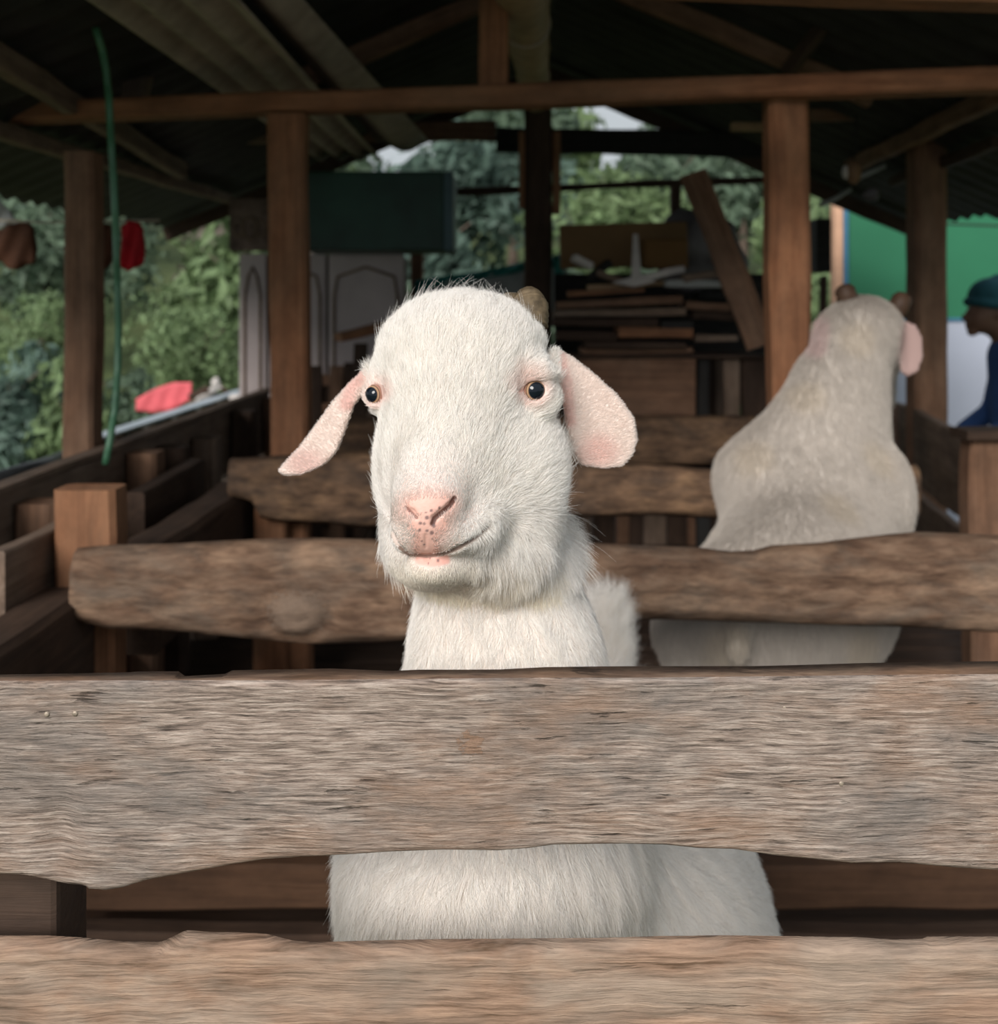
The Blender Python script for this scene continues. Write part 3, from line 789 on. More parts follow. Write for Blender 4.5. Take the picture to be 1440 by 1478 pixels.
def slab(name, top, bot, Y, thick, mat, x0=None, x1=None, ncol=120, nrow=12, round_=0.25, bulge=0.0, top_mat=None, back_top=None, relief=0.0015, seed=1, knots=(), endr=0.0, relief_fn=None, parent=None, tilt=0.0):
    """outline given in photo pixels, carried to depth Y; a closed solid of real thickness"""
    rs = np.random.RandomState(seed); ph = rs.rand(12) * 6.28
    x0 = top[0][0] if x0 is None else x0; x1 = top[-1][0] if x1 is None else x1
    cx = (x0 + x1) / 2; c0 = P(cx, (interp(top, cx) + interp(bot, cx)) / 2, Y)
    vs = []; fs = []; ring = None; mats = []
    for i in range(ncol + 1):
        f = i / ncol; px = x0 + (x1 - x0) * f
        sh = 1.0
        if endr: sh = 1 - endr * (max(0, 1 - f * ncol / 3) ** 2 + max(0, 1 - (1 - f) * ncol / 3) ** 2)
        zt = P(px, interp(top, px), Y).z; zb = P(px, interp(bot, px), Y).z; X = P(px, 0, Y).x
        mid = (zt + zb) / 2; h = (zt - zb) / 2 * sh; rr = min(h * 0.8, thick * round_)
        th = thick
        loop = []
        for j in range(nrow + 1):                        # front face, top to bottom
            v = 1 - 2 * j / nrow
            z = mid + v * (h - 0.0) ; edge = (h - abs(v) * h)
            yo = 0.0
            if edge < rr: yo = rr - math.sqrt(max(0, rr * rr - (rr - edge) ** 2))
            yo += bulge * abs(v) ** 2.2
            n_ = relief * (math.sin(X * 17 + ph[0] + z * 9) + .7 * math.sin(X * 41 + z * 60 + ph[1]) + .6 * math.sin(z * 150 + math.sin(X * 9 + ph[2]) * 2) + .5 * rs.randn() * .5)
            if relief_fn: n_ += relief_fn(X, z)
            loop.append((X, Y + yo + n_ * (1 if 0 < j < nrow else .3), z))
        zbt = zt - (0 if back_top is None else 0)
        bt = P(px, interp(back_top, px), Y + th).z if back_top else mid + h - rr * .6
        nb = 5
        loop.append((X, Y + th - rr * .3, mid - h + rr * .3))
        for j in range(nb + 1):
            v = -1 + 2 * j / nb
            z = (mid - h + rr) + (bt - (mid - h + rr)) * j / nb
            loop.append((X, Y + th + relief * math.sin(X * 20 + z * 30 + ph[4]), z))
        ring = len(loop)
        vs += [Vector(p) - c0 for p in loop]
    for i in range(ncol):
        for k in range(ring):
            k2 = (k + 1) % ring
            fs.append((i * ring + k, i * ring + k2, (i + 1) * ring + k2, (i + 1) * ring + k))
            mats.append(1 if (top_mat is not None and k == ring - 1) else 0)
    fs.append(tuple(range(ring))[::-1]); mats.append(0); fs.append(tuple(ncol * ring + k for k in range(ring))); mats.append(0)
    o = mesh_obj(name, vs, fs, [mat] + ([top_mat] if top_mat else []), parent, True, loc=c0)
    o.data.polygons.foreach_set('material_index', mats)
    for e in (fs[-1], fs[-2]): pass
    o.data.polygons[len(fs) - 1].use_smooth = False; o.data.polygons[len(fs) - 2].use_smooth = False
    return o

# ================================================================== front fence
FY = 0.95
def plank_local(px, py, cx, cy): a = P(px, py, FY) - P(cx, cy, FY); return a.x, a.z
ftop = [(-120, 987), (0, 985), (240, 984), (480, 983), (700, 981), (930, 980), (1200, 977), (1440, 975), (1560, 974)]
fback = [(-120, 975), (0, 973), (165, 970), (180, 969), (240, 969), (250, 976), (310, 973), (320, 968), (470, 965), (560, 968), (600, 966), (720, 966), (790, 963), (920, 962), (1100, 961), (1260, 957), (1440, 955), (1560, 954)]
fbot = [(-120, 1262), (0, 1265), (30, 1266), (60, 1272), (90, 1279), (120, 1281), (126, 1286), (150, 1288), (175, 1284), (210, 1273), (260, 1264), (320, 1253), (380, 1243), (440, 1239), (480, 1237), (560, 1232), (640, 1229), (720, 1230), (760, 1227), (800, 1222), (900, 1221), (960, 1222), (1010, 1227), (1060, 1228), (1110, 1236), (1150, 1240), (1230, 1248), (1300, 1247), (1380, 1255), (1440, 1259), (1560, 1262)]
k1 = plank_local(680, 1075, 730, 1105.5)
M_FRONT = weathered('weathered_grey_plank', (0.105, 0.082, 0.068), (0.33, 0.255, 0.21), (0.54, 0.445, 0.38), (0.185, 0.165, 0.15), (0.34, 0.20, 0.125), 1.0, 400.0, knots=[(k1[0], k1[1], 0.0095, 0.0095, (0.33, 0.20, 0.13))], bdist=0.0045, sx=24, warpa=0.022, kw=4.5, pat=1.0)
M_FTOP = weathered('grimy_plank_top', (0.07, 0.045, 0.03), (0.16, 0.10, 0.07), (0.26, 0.175, 0.12), (0.12, 0.09, 0.07), (0.25, 0.14, 0.08), 0.7, 160.0)
def hollow(X, z):
    p = Vector((X, FY, z)); px = CX + X / FY * FPX; py = CY - (z - CAMZ) / FY * FPX
    return 0.007 * math.exp(-((px - 84) / 26) ** 2 - ((py - 1195) / 55) ** 2) + 0.004 * (1 - 1 / (1 + math.exp(-(px - 96) / 8))) * (py > 1060) * min(1, (py - 1060) / 60)
front_plank = slab('fence_plank', ftop, fbot, FY, 0.036, M_FRONT, x0=-260, x1=1720, ncol=400, nrow=44, round_=0.10, top_mat=M_FTOP, back_top=fback, relief=0.0009, seed=4, relief_fn=hollow)
tag(front_plank, 'weathered grey wide plank with a wavy lower edge across the front of the pen', 'plank')
NAIL = plain('nail_head', (0.34, 0.28, 0.22), 0.45, 0.3, 300, 0.5, 0.4)
for px, py in ((67, 1031), (108, 1030), (1132, 1022), (336, 996), (1214, 1131)):
    b = MB(); p = P(px, py, FY + 0.0002) - front_plank.location
    b.tube([p + Vector((0, 0.004, 0)), p, p - Vector((0, .0006, 0))], [0.0022, 0.0024, 0.0014], 10); b.build('nail', NAIL, front_plank, True)

ltop = [(-120, 1362), (0, 1362), (60, 1362), (110, 1365), (170, 1371), (225, 1372), (240, 1366), (262, 1355), (300, 1358), (340, 1358), (380, 1360), (420, 1370), (450, 1372), (520, 1370), (640, 1367), (860, 1366), (950, 1363), (1050, 1362), (1150, 1363), (1240, 1364), (1300, 1368), (1340, 1367), (1345, 1364), (1440, 1364), (1560, 1365)]
lbot = [(-120, 1600), (300, 1610), (700, 1596), (1100, 1608), (1560, 1598)]
M_LOW = weathered('worn_brown_plank', (0.12, 0.073, 0.045), (0.265, 0.170, 0.118), (0.37, 0.245, 0.17), (0.37, 0.30, 0.24), (0.16, 0.13, 0.105), 0.75, 190.0, bdist=0.003)
low_plank = slab('fence_plank', ltop, lbot, FY, 0.036, M_LOW, x0=-260, x1=1720, ncol=260, nrow=26, round_=0.35, back_top=[(a, b_ + 1) for a, b_ in ltop], relief=0.0010, seed=9)
tag(low_plank, 'worn brown plank at the bottom edge below the grey plank', 'plank')
b = MB()
for xx in (-0.424, 0.53):
    b = MB(); b.box((0, 0, 0.39), (0.085, 0.075, 0.78)); o = b.build('fence_post', W_DARK); o.location = (xx, 1.026, 0)
    tag(o, 'dark square post behind the left end of the grey plank' if xx < 0 else 'dark square post behind the right end of the grey plank', 'post', 'posts of the front fence')
    mod = o.modifiers.new('bevel', 'BEVEL'); mod.width = 0.006; mod.segments = 2

# ================================================================== log fence behind the goat
GY = 2.15
gtop = [(100, 797), (160, 793), (230, 792), (300, 788), (380, 784), (450, 783), (530, 785), (700, 788), (850, 790), (930, 794), (1010, 797), (1060, 803), (1095, 801), (1120, 794), (1190, 790), (1290, 778), (1340, 774), (1440, 778), (1560, 780)]
gbot = [(100, 905), (150, 917), (200, 918), (260, 922), (330, 928), (400, 936), (450, 939), (540, 937), (620, 930), (760, 915), (900, 905), (960, 903), (1100, 908), (1230, 912), (1330, 915), (1440, 922), (1560, 925)]
a0 = P(430, 885, GY) - P(830, (interp(gtop, 830) + interp(gbot, 830)) / 2, GY)
M_LOG = weathered('split_log', (0.07, 0.041, 0.027), (0.12, 0.072, 0.047), (0.17, 0.11, 0.074), (0.12, 0.098, 0.078), (0.31, 0.20, 0.13), 0.3, 45.0, knots=[(a0.x, a0.z, 0.060, 0.046, (0.17, 0.125, 0.095))], bdist=0.006)
def logknot(X, z):
    k = P(430, 885, GY); d = math.hypot((X - k.x) / 0.062, (z - k.z) / 0.046)
    return -0.020 * math.exp(-d * d * 1.1) + 0.010 * math.exp(-((d - 1.0) / .22) ** 2)
log_rail = slab('log_rail', gtop, gbot, GY, 0.085, M_LOG, ncol=160, nrow=26, round_=0.42, bulge=0.008, relief=0.0025, seed=12, relief_fn=logknot, endr=0.012)
tag(log_rail, 'thick knotty split log rail behind the front goat', 'rail')
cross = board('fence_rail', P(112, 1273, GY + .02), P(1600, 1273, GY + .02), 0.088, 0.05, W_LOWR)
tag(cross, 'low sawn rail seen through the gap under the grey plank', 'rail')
sill = board('fence_rail', P(40, 1349, GY - .02), P(1600, 1349, GY - .02), 0.028, 0.05, W_DARK)
tag(sill, 'thin dark rail lying on the deck below the low sawn rail', 'rail')

def post(name, px0, px1, ytop, Y, mat, label, depth=None, z0=0.0, group=None, cat='post', lean=0.0, ztop_add=0):
    w = (px1 - px0) * Y / FPX; x = ((px0 + px1) / 2 - CX) * Y / FPX; zt = P(0, ytop, Y).z + ztop_add
    o = board(name, (x + lean, Y + (depth or w) / 2, z0), (x, Y + (depth or w) / 2, zt), w, depth or w, mat, up=(1, 0, 0), rough=0.0022)
    return tag(o, label, cat, group)
post('fence_post', 75, 163, 708, 2.27, W_ORANGE, 'stout orange-brown post behind the left end of the log rail', depth=0.09)
post('fence_post', 1490, 1570, 720, 2.27, W_BROWN, 'stout post carrying the right end of the log rail', depth=0.09)
def beamY(name, x0, x1, z0, z1, y0, y1, mat, label, cat='board'):
    o = board(name, ((x0 + x1) / 2, y0, (z0 + z1) / 2), ((x0 + x1) / 2, y1, (z0 + z1) / 2), z1 - z0, x1 - x0, mat, rough=0.003)
    return tag(o, label, cat)
beamY('gate_slot_board', -0.935, -0.90, 0.605, 0.75, 2.085, 2.42, W_GREY, 'short upright grey board with a pale sawn end left of the log rail')
beamY('gate_slot_board', -0.905, -0.80, 0.44, 0.645, 1.25, 2.262, W_DARK, 'dark thick board running back to the left post under the short board')
beamY('gate_slot_board', -0.985, -0.93, 0.52, 0.71, 3.0, 3.62, W_DARK, 'short dark upright board left of the third rail')
beamY('gate_slot_board', -0.865, -0.75, 0.42, 0.655, 2.55, 3.50, W_DARK, 'dark thick board running back to the third rail')

# ------------------------------------------------------------------ side partitions
part = empty('pen_partition', (-1.12, 3.5, 0)); tag(part, 'long grey-brown board partition along the left side of the pens', 'fence')
for k, (za, zb) in enumerate(((0.50, 0.775), (0.24, 0.475), (0.02, 0.21))):
    board('board', (-1.13, 1.35, (za + zb) / 2), (-1.13, 5.55, (za + zb) / 2), zb - za, 0.035, W_GREY, parent=part, rough=0.004)
board('cap_strip', (-1.13, 1.35, 0.785), (-1.13, 5.6, 0.785), 0.05, 0.016, W_GREY, up=(1, 0, 0), parent=part, rough=0.002)
for yy, zt, mt in ((2.65, .745, W_BROWN), (3.43, 0.76, W_BROWN), (3.72, .74, W_DARK), (4.15, 0.72, W_GREY), (4.75, 0.76, W_DARK), (5.4, .76, W_BROWN)):
    board('post', (-1.06, yy, 0.0), (-1.06, yy, zt), 0.10, 0.09, mt, up=(0, 1, 0), parent=part, rough=0.002)
pr = empty('pen_partition', (1.75, 4.7, 0)); tag(pr, 'streaked brown board partition on the right behind the far goat', 'fence')
for za, zb in ((0.44, 0.748), (0.16, 0.40)):
    board('board', (1.62, 3.82, (za + zb) / 2), (1.92, 5.75, (za + zb) / 2), zb - za, 0.035, W_GREY, parent=pr, rough=0.005)
board('post', (1.88, 5.8, 0), (1.88, 5.8, .75), 0.09, 0.09, W_BROWN, up=(1, 0, 0), parent=pr)
o = board('post', (1.61, 3.70, 0), (1.61, 3.70, 0.775), 0.20, 0.10, W_BROWN, up=(1, 0, 0), parent=pr, rough=0.004)
o = board('cap_strip', (1.48, 3.68, 0.785), (1.80, 3.68, 0.790), 0.15, 0.03, W_DARK, up=(0, 1, 0), parent=pr)

# ------------------------------------------------------------------ rails of the pens further back
t3 = [(328, 664), (400, 660), (530, 655), (700, 662), (845, 672), (940, 672), (1040, 680), (1200, 676), (1330, 672)]
b3 = [(328, 722), (360, 726), (372, 752), (410, 758), (470, 760), (530, 766), (700, 757), (845, 750), (940, 748), (1040, 752), (1200, 756), (1330, 752)]
M_R3 = weathered('third_rail_wood', (0.055, 0.034, 0.023), (0.115, 0.07, 0.044), (0.19, 0.115, 0.07), (0.065, 0.048, 0.038), (0.28, 0.17, 0.095), 0.3, 36.0, bdist=0.008)
r3 = slab('log_rail', t3, b3, 3.26, 0.06, M_R3, ncol=90, nrow=14, round_=0.6, bulge=0.008, relief=0.003, seed=21)
tag(r3, 'rough two-tone rail behind the goat’s ears, the second log rail back'.replace('’s', ''), 'rail')
r3b = board('fence_rail', P(405, 815, 3.3), P(1330, 815, 3.3), 0.09, 0.04, W_DARK); tag(r3b, 'dark lower rail beneath the second log rail', 'rail')
post('fence_post', 365, 412, 735, 3.35, W_ORANGE, 'short orange post foot under the left end of the second log rail', depth=0.07)
t4 = [(470, 604), (700, 600), (900, 600), (1010, 601), (1090, 600), (1280, 602)]; b4 = [(470, 668), (700, 672), (900, 676), (1010, 674), (1280, 670)]
r4 = slab('log_rail', t4, b4, 4.6, 0.05, M_R3, ncol=60, nrow=10, round_=0.6, bulge=0.006, relief=0.003, seed=25)
tag(r4, 'faint brown rail left of the far goat, the farthest rail back', 'rail')
post('fence_post', 395, 432, 590, 4.62, W_DARK, 'dark short post at the left end of the farthest rail', depth=0.09)
post('fence_post', 1265, 1300, 585, 4.66, W_DARK, 'dark short post at the right end of the farthest rail', depth=0.09)

# ================================================================== roof frame
post('roof_post', 90, 134, 218, 3.30, W_BROWN, 'reddish-brown roof post beside the hanging green hose', depth=0.10)
post('roof_post', 385, 439, 163, 3.42, W_ORANGE, 'straight orange-brown roof post left of the goat, holding the tie beam', depth=0.10, lean=0.012)
post('roof_post', 1110, 1168, 125, 3.22, W_ORANGE, 'stout orange-brown roof post right of centre, behind the far goat', depth=0.10, lean=0.02)
post('roof_post', 1322, 1369, 194, 4.85, W_BROWN, 'dark roof post right of the far goat, before the green wall', depth=0.14)
cp = post('roof_post', 757, 797, 150, 5.50, W_DARK, 'dark centre roof post with a cleat on each side', depth=0.13)
for a, c_, zz in ((749, 757, (190, 300)), (798, 809, (190, 308))):
    w = (c_ - a) * 5.5 / FPX; x = ((a + c_) / 2 - CX) * 5.5 / FPX
    board('cleat', (x, 5.54, P(0, zz[1], 5.5).z), (x, 5.54, P(0, zz[0], 5.5).z), w, 0.08, W_ORANGE, up=(1, 0, 0), parent=cp, rough=0.001)
def atie(px, py):
    X0, Y0_, X1, Y1_ = -1.59, 3.64, 1.36, 3.11
    k = (px - CX) / FPX; t = (X0 - k * Y0_) / (k * (Y1_ - Y0_) - (X1 - X0)); Y = Y0_ + (Y1_ - Y0_) * t
    return P(px, py, Y)
A, B = atie(-60, 166), atie(1520, 114)
tie = board('tie_beam', A, B, 0.062, 0.10, W_ORANGE, rough=0.0015); tag(tie, 'long orange-brown tie beam crossing the barn above both goats', 'beam')
o = board('king_post', atie(711, 137) + Vector((0, 0.0, 0)), atie(713, -60) + Vector((0, 0, 0.0)), 0.088, 0.07, W_ORANGE, up=(1, 0, 0), rough=0.001)
tag(o, 'upright orange block standing on the tie beam beside the bamboo', 'beam')
o = board('tie_beam', P(900, -32, 2.3), P(1560, -4, 2.5), 0.062, 0.10, W_ORANGE, rough=0.001); tag(o, 'bright orange beam corner at the top right edge', 'beam')
o = board('strut', P(192, 152, 3.62), P(205, 82, 3.9), 0.085, 0.05, W_GREY, up=(1, 0, 0)); tag(o, 'short grey-brown strut rising from the tie beam at left', 'beam')
# ridge bamboo with rope ties
bam = plain('bamboo', (0.36, 0.25, 0.15), 0.55, 0.25, 12)
pA, pB = P(746, -60, 3.05), P(774, 145, 5.2); b = MB(); pts = []; rr = []
for i in range(31):
    t = i / 30; pts.append(pA.lerp(pB, t)); r_ = 0.088 * (1 - t) + 0.054 * t; rr.append(r_ * (1.07 if i % 10 == 5 else 1.0))
for i in range(len(pts)): pts[i] = pts[i] - pA
b.tube(pts, rr, 20); ro = b.build('ridge_pole', bam, None, True); ro.location = pA
tag(ro, 'thick bamboo ridge pole bound with wire, running back from the top centre', 'pole')
WIRE = plain('pale_wire', (0.42, 0.36, 0.28), 0.5)
dv = (pB - pA).normalized(); a_ = dv.cross(Vector((1, 0, 0))).normalized(); b_ = dv.cross(a_)
for t in (0.33, 0.74):
    c0 = pA.lerp(pB, t) - pA; r_ = (0.088 * (1 - t) + 0.054 * t) + .003; b = MB()
    b.tube([c0 + (a_ * math.cos(q * .2618) + b_ * math.sin(q * .2618)) * r_ for q in range(25)], 0.004, 6); b.build('wire_tie', WIRE, ro, True)

# stacked corrugated sheets lying on the tie beams
COR = plain('asbestos_grey', (0.34, 0.285, 0.24), 0.85, 0.25, 10)
def corrugated(name, x0, x1, y0, y1, zf, mat, pitch=0.10, amp=0.02, label=None, th=0.006, ny=14):
    nx = int((x1(y0) - x0(y0)) / pitch * 12); vs = []; fs = []
    for s_ in (0, 1):
        for j in range(ny + 1):
            y = y0 + (y1 - y0) * j / ny
            for i in range(nx + 1):
                u = i / nx; x = x0(y) + (x1(y) - x0(y)) * u; vs.append((x, y, zf(y) + amp * math.cos(2 * math.pi * u * (x1(y0) - x0(y0)) / pitch) + s_ * th))
    n = (nx + 1) * (ny + 1)
    for j in range(ny):
        for i in range(nx):
            a = j * (nx + 1) + i; q = (a, a + 1, a + nx + 2, a + nx + 1); fs.append(q[::-1]); fs.append(tuple(k + n for k in q))
    rim = [i for i in range(nx + 1)] + [j * (nx + 1) + nx for j in range(1, ny + 1)] + [ny * (nx + 1) + i for i in range(nx - 1, -1, -1)] + [j * (nx + 1) for j in range(ny - 1, 0, -1)]
    for k in range(len(rim)):
        a, c_ = rim[k], rim[(k + 1) % len(rim)]; fs.append((a, c_, c_ + n, a + n))
    o = mesh_obj(name, vs, fs, mat, None, True)
    return tag(o, label, 'roofing sheet', 'roofing sheets stored on the tie beams')
corrugated('corrugated_sheet', lambda y: -1.0 + .02 * (y - 2.5), lambda y: -0.60 + .005 * (y - 2.5), 2.0, 5.7, lambda y: 1.905 + .005 * y, COR, 0.115, 0.017, 'wide grey corrugated sheet stored under the roof at upper left')
corrugated('corrugated_sheet', lambda y: -0.66 + .02 * (y - 2.5), lambda y: -0.545 + .065 * (y - 2.5), 2.0, 5.6, lambda y: 1.975 + .0 * y, COR, 0.10, 0.025, 'narrow offcut of corrugated sheet lying along the wide one')

# roof covering: gable, corrugated sheets
RX, RZ, RS = 0.256, 2.56, 0.43
TIN = plain('old_dark_tin', (0.035, 0.033, 0.030), 0.75, 0.35, 6)
ceil = empty('ceiling', (RX, 4.0, 0)); tag(ceil, None, None, None, 'structure')
for side, xe in ((-1, -1.92), (1, 2.42)):
    for k in range(6):
        y0, y1 = 1.05 + k * 0.91, 1.05 + k * 0.91 + 0.95
        vs = []; fs = []; nx, ny = 3, 36; L = abs(xe - RX)
        for s_ in (0, 1):
            for i in range(nx + 1):
                for j in range(ny + 1):
                    x = RX + side * L * i / nx; y = y0 + (y1 - y0) * j / ny
                    if i == nx: x += side * 0.03 * math.sin(k * 2.3)
                    vs.append((x - RX, y - 4.0, RZ - RS * abs(x - RX) + 0.012 * math.cos(j * 2 * math.pi / 6) + s_ * 0.004 + 0.004 * (k % 2)))
        n = (nx + 1) * (ny + 1)
        for i in range(nx):
            for j in range(ny):
                a = i * (ny + 1) + j; q = (a, a + 1, a + ny + 2, a + ny + 1); fs.append(q); fs.append(tuple(z + n for z in q[::-1]))
        for j in range(ny):
            a = nx * (ny + 1) + j; fs.append((a, a + 1, a + 1 + n, a + n))
        mesh_obj('roof_sheet', vs, fs, TIN, ceil, True)
def roofline(X): return RZ - RS * abs(X - RX)
def under(px, py, drop=0.05):
    k = (px - CX) / FPX; m_ = -(py - CY) / FPX; lo, hi = 0.5, 9.0
    for _ in range(50):
        Y = (lo + hi) / 2
        if CAMZ + m_ * Y < roofline(k * Y) - drop: lo = Y
        else: hi = Y
    return P(px, py, lo)
for a, b_, w, mt, lb in (((-40, 62), (262, 246), .07, W_GREY, 'pale grey-brown purlin under the roof at upper left'),
                         ((-40, 178), (330, 287), .05, W_GREY, 'thin yellowish purlin above the left roof post'),
                         ((1500, 110), (1225, 242), .07, W_BROWN, 'brown purlin running to the roof edge at upper right'),
                         ((1440, 205), (1290, 262), .05, W_DARK, 'dark thin purlin just above the green wall')):
    o = board('purlin', under(*a), under(*b_), w, 0.05, mt); tag(o, lb, 'beam')
for Yr, mt, nm in ((4.35, W_BROWN, 'middle'), (6.35, W_DARK, 'rear')):
    for sd, xe in ((-1, -1.85), (1, 2.3)):
        a = Vector((RX, Yr, RZ - .07)); b_ = Vector((xe, Yr, roofline(xe) - .07))
        if Yr < 5: b_ = Vector(((-.86 if sd < 0 else 1.42), Yr, roofline(-.86 if sd < 0 else 1.42) - .07))
        o = board('rafter', a, b_, 0.075, 0.05, mt); tag(o, '%s rafter sloping down to the %s from the ridge of the %s roof frame' % ('brown' if mt is W_BROWN else 'dark', 'left eave' if sd < 0 else 'right eave', nm), 'beam')
o = board('tie_beam', P(470, 190, 6.3), P(716, 190, 6.3), 0.11, 0.05, W_BROWN); tag(o, 'brown board under the far gable, left of the centre post', 'beam')
o = board('tie_beam', P(716, 202, 6.28), P(1330, 214, 6.28), 0.135, 0.05, W_BLACK); tag(o, 'black board under the far gable, right of the centre post', 'beam')
o = board('brace', P(1135, 105, 4.2), P(1215, 0, 4.0), 0.05, 0.04, W_DARK); tag(o, 'thin dark brace above the right end of the tie beam', 'beam')
o = board('tie_beam', P(1055, 183, 5.6), P(1112, 183, 5.6), 0.045, 0.05, W_LIGHT); tag(o, 'short pale board end left of the stout right post', 'beam')
o = board('tie_beam', P(330, 199, 5.3), P(390, 199, 5.3), 0.055, 0.05, W_GREY); tag(o, 'short yellowish board end left of the straight roof post', 'beam')
o = board('tie_beam', P(1170, 166, 5.0), P(1355, 162, 5.0), 0.05, 0.05, W_BROWN); tag(o, 'dim brown board behind the top of the stout right post', 'beam')
# far side rails against the trees
o = board('rear_rail', P(640, 278, 6.55), P(1120, 258, 6.55), 0.042, 0.04, W_DARK); tag(o, 'thin dark rail crossing the view of the trees', 'rail')
post('rear_post', 592, 611, 300, 6.6, W_BROWN, 'thin brown post behind the white goat’s crown'.replace('white goat’s crown', 'teal edged sheet'), depth=0.06)
post('rear_post', 968, 984, 262, 6.6, W_DARK, 'thin dark post above the junk pile', depth=0.06)

# hose
HOSE = plain('green_hose', (0.05, 0.15, 0.08), 0.4, 0.2, 10, 0.5)
hp = [(138, 40), (147, 70), (153, 100), (157, 140), (160, 200), (164, 260), (167, 330), (169, 400), (171, 470), (170, 530), (166, 590), (158, 640), (150, 680)]
b = MB(); h0 = P(157, 140, 3.0); fine = []
for i in range(len(hp) - 1):
    for t in (0, .25, .5, .75): fine.append(P(hp[i][0] * (1 - t) + hp[i + 1][0] * t, hp[i][1] * (1 - t) + hp[i + 1][1] * t, 3.0 + 0.02 * math.sin(i)) - h0)
b.tube(fine, 0.0095, 10); o = b.build('garden_hose', HOSE, None, True); o.location = h0; tag(o, 'thin green hose hanging down from the roof at left', 'hose')

# floor of deck boards
fl = empty('floor', (0, 3.4, 0)); tag(fl, None, None, None, 'structure')
for k in range(41):
    y = 0.62 + k * 0.15
    o = board('deck_board', (-2.0, y, -0.0165), (2.5, y, -0.0165), 0.138, 0.032, W_DARK, up=(0, 1, 0), parent=fl, rough=0.001, seed=k % 6)
for k, xx in enumerate((-1.8, -0.6, 0.7, 2.2)):
    board('joist', (xx, 0.5, -0.09), (xx, 6.8, -0.09), 0.10, 0.06, W_DARK, parent=fl)
b = MB()
# ================================================================== things under the roof at the back
def M_sheet(c, r=0.8, v=0.2, s=6): return plain('m_%d' % rnd.randrange(10**6), c, r, v, s)
def bev(o, w=0.006, s=2):
    m = o.modifiers.new('bevel', 'BEVEL'); m.width = w; m.segments = s; return o
def bx(name, px0, px1, py0, py1, Y, d, mat, parent=None, base=None):
    a = P(px0, py1, Y); c_ = P(px1, py0, Y); b = MB(); ctr = Vector(((a.x + c_.x) / 2, Y + d / 2, (a.z + c_.z) / 2))
    b.box((0, 0, 0), (c_.x - a.x, d, c_.z - a.z)); o = b.build(name, mat, parent)
    o.location = ctr - (parent.location if parent else Vector()); return bev(o, min(0.008, d * .2))
PALE = plain('pale_painted_panel', (0.44, 0.375, 0.37), 0.6, 0.12, 3)
CARV = plain('carved_brown_panel', (0.13, 0.09, 0.075), 0.7, 0.5, 16, 0.3, 0, 0.01)
# wardrobe
wd = empty('old_wardrobe', P(465, 0, 5.95) * 1.0); wd.location.z = 0; tag(wd, 'pale old wardrobe with plain door panels below the dark green box', 'wardrobe')
bx('body', 350, 578, 368, 705, 6.0, 0.45, W_DARK, wd)
for (a, c_) in ((345, 384), (388, 470), (474, 582)):
    d = bx('door', a, c_, 366, 700, 5.965, 0.03, PALE, wd)
    w = (c_ - a) * 5.965 / FPX; h = (700 - 366) * 5.965 / FPX
    b = MB(); m_ = 0.03
    pts = [Vector((-w / 2 + m_, -0.018, -h / 2 + .1)), Vector((-w / 2 + m_, -0.018, h / 2 - .22)), Vector((-w / 2 + m_ * 1.6, -0.018, h / 2 - .12)), Vector((0, -0.018, h / 2 - .07)), Vector((w / 2 - m_ * 1.6, -0.018, h / 2 - .12)), Vector((w / 2 - m_, -0.018, h / 2 - .22)), Vector((w / 2 - m_, -0.018, -h / 2 + .1)), Vector((-w / 2 + m_, -0.018, -h / 2 + .1))]
    b.tube(pts, 0.008, 6, False); b.build('moulding', W_GREY, d, True)
cvp = bx('carved_headboard', 330, 392, 286, 362, 5.9, 0.04, CARV); tag(cvp, 'dark carved panel standing on top of the wardrobe at left', 'panel')
for k in range(3):
    b = MB(); w = 62 * 5.9 / FPX; r_ = 0.025 + .012 * (k == 1)
    b.tube([Vector((-.06 + k * .06, -0.022, -.02)) + Vector((math.cos(q * .5236) * r_, 0, math.sin(q * .5236) * r_ * 1.6)) for q in range(13)], 0.007, 6); b.build('carving', W_GREY, cvp, True)
# dark green box
GB = plain('dark_green_paint', (0.012, 0.045, 0.032), 0.45, 0.5, 3, 0.4); BE = plain('bluish_metal_edge', (0.07, 0.12, 0.14), 0.5)
gb = empty('green_box', P(545, 362, 5.5)); tag(gb, 'long dark green box with a bluish right edge above the wardrobe', 'box')
bx('side_panel', 437, 640, 249, 361, 5.5, 0.03, GB, gb); bx('bottom', 437, 640, 357, 362, 5.53, 0.42, GB, gb); bx('back_panel', 437, 640, 249, 361, 5.94, 0.03, GB, gb)
bx('end_panel', 640, 654, 247, 362, 5.49, 0.47, BE, gb); bx('lid', 437, 640, 247, 250, 5.5, 0.46, GB, gb)
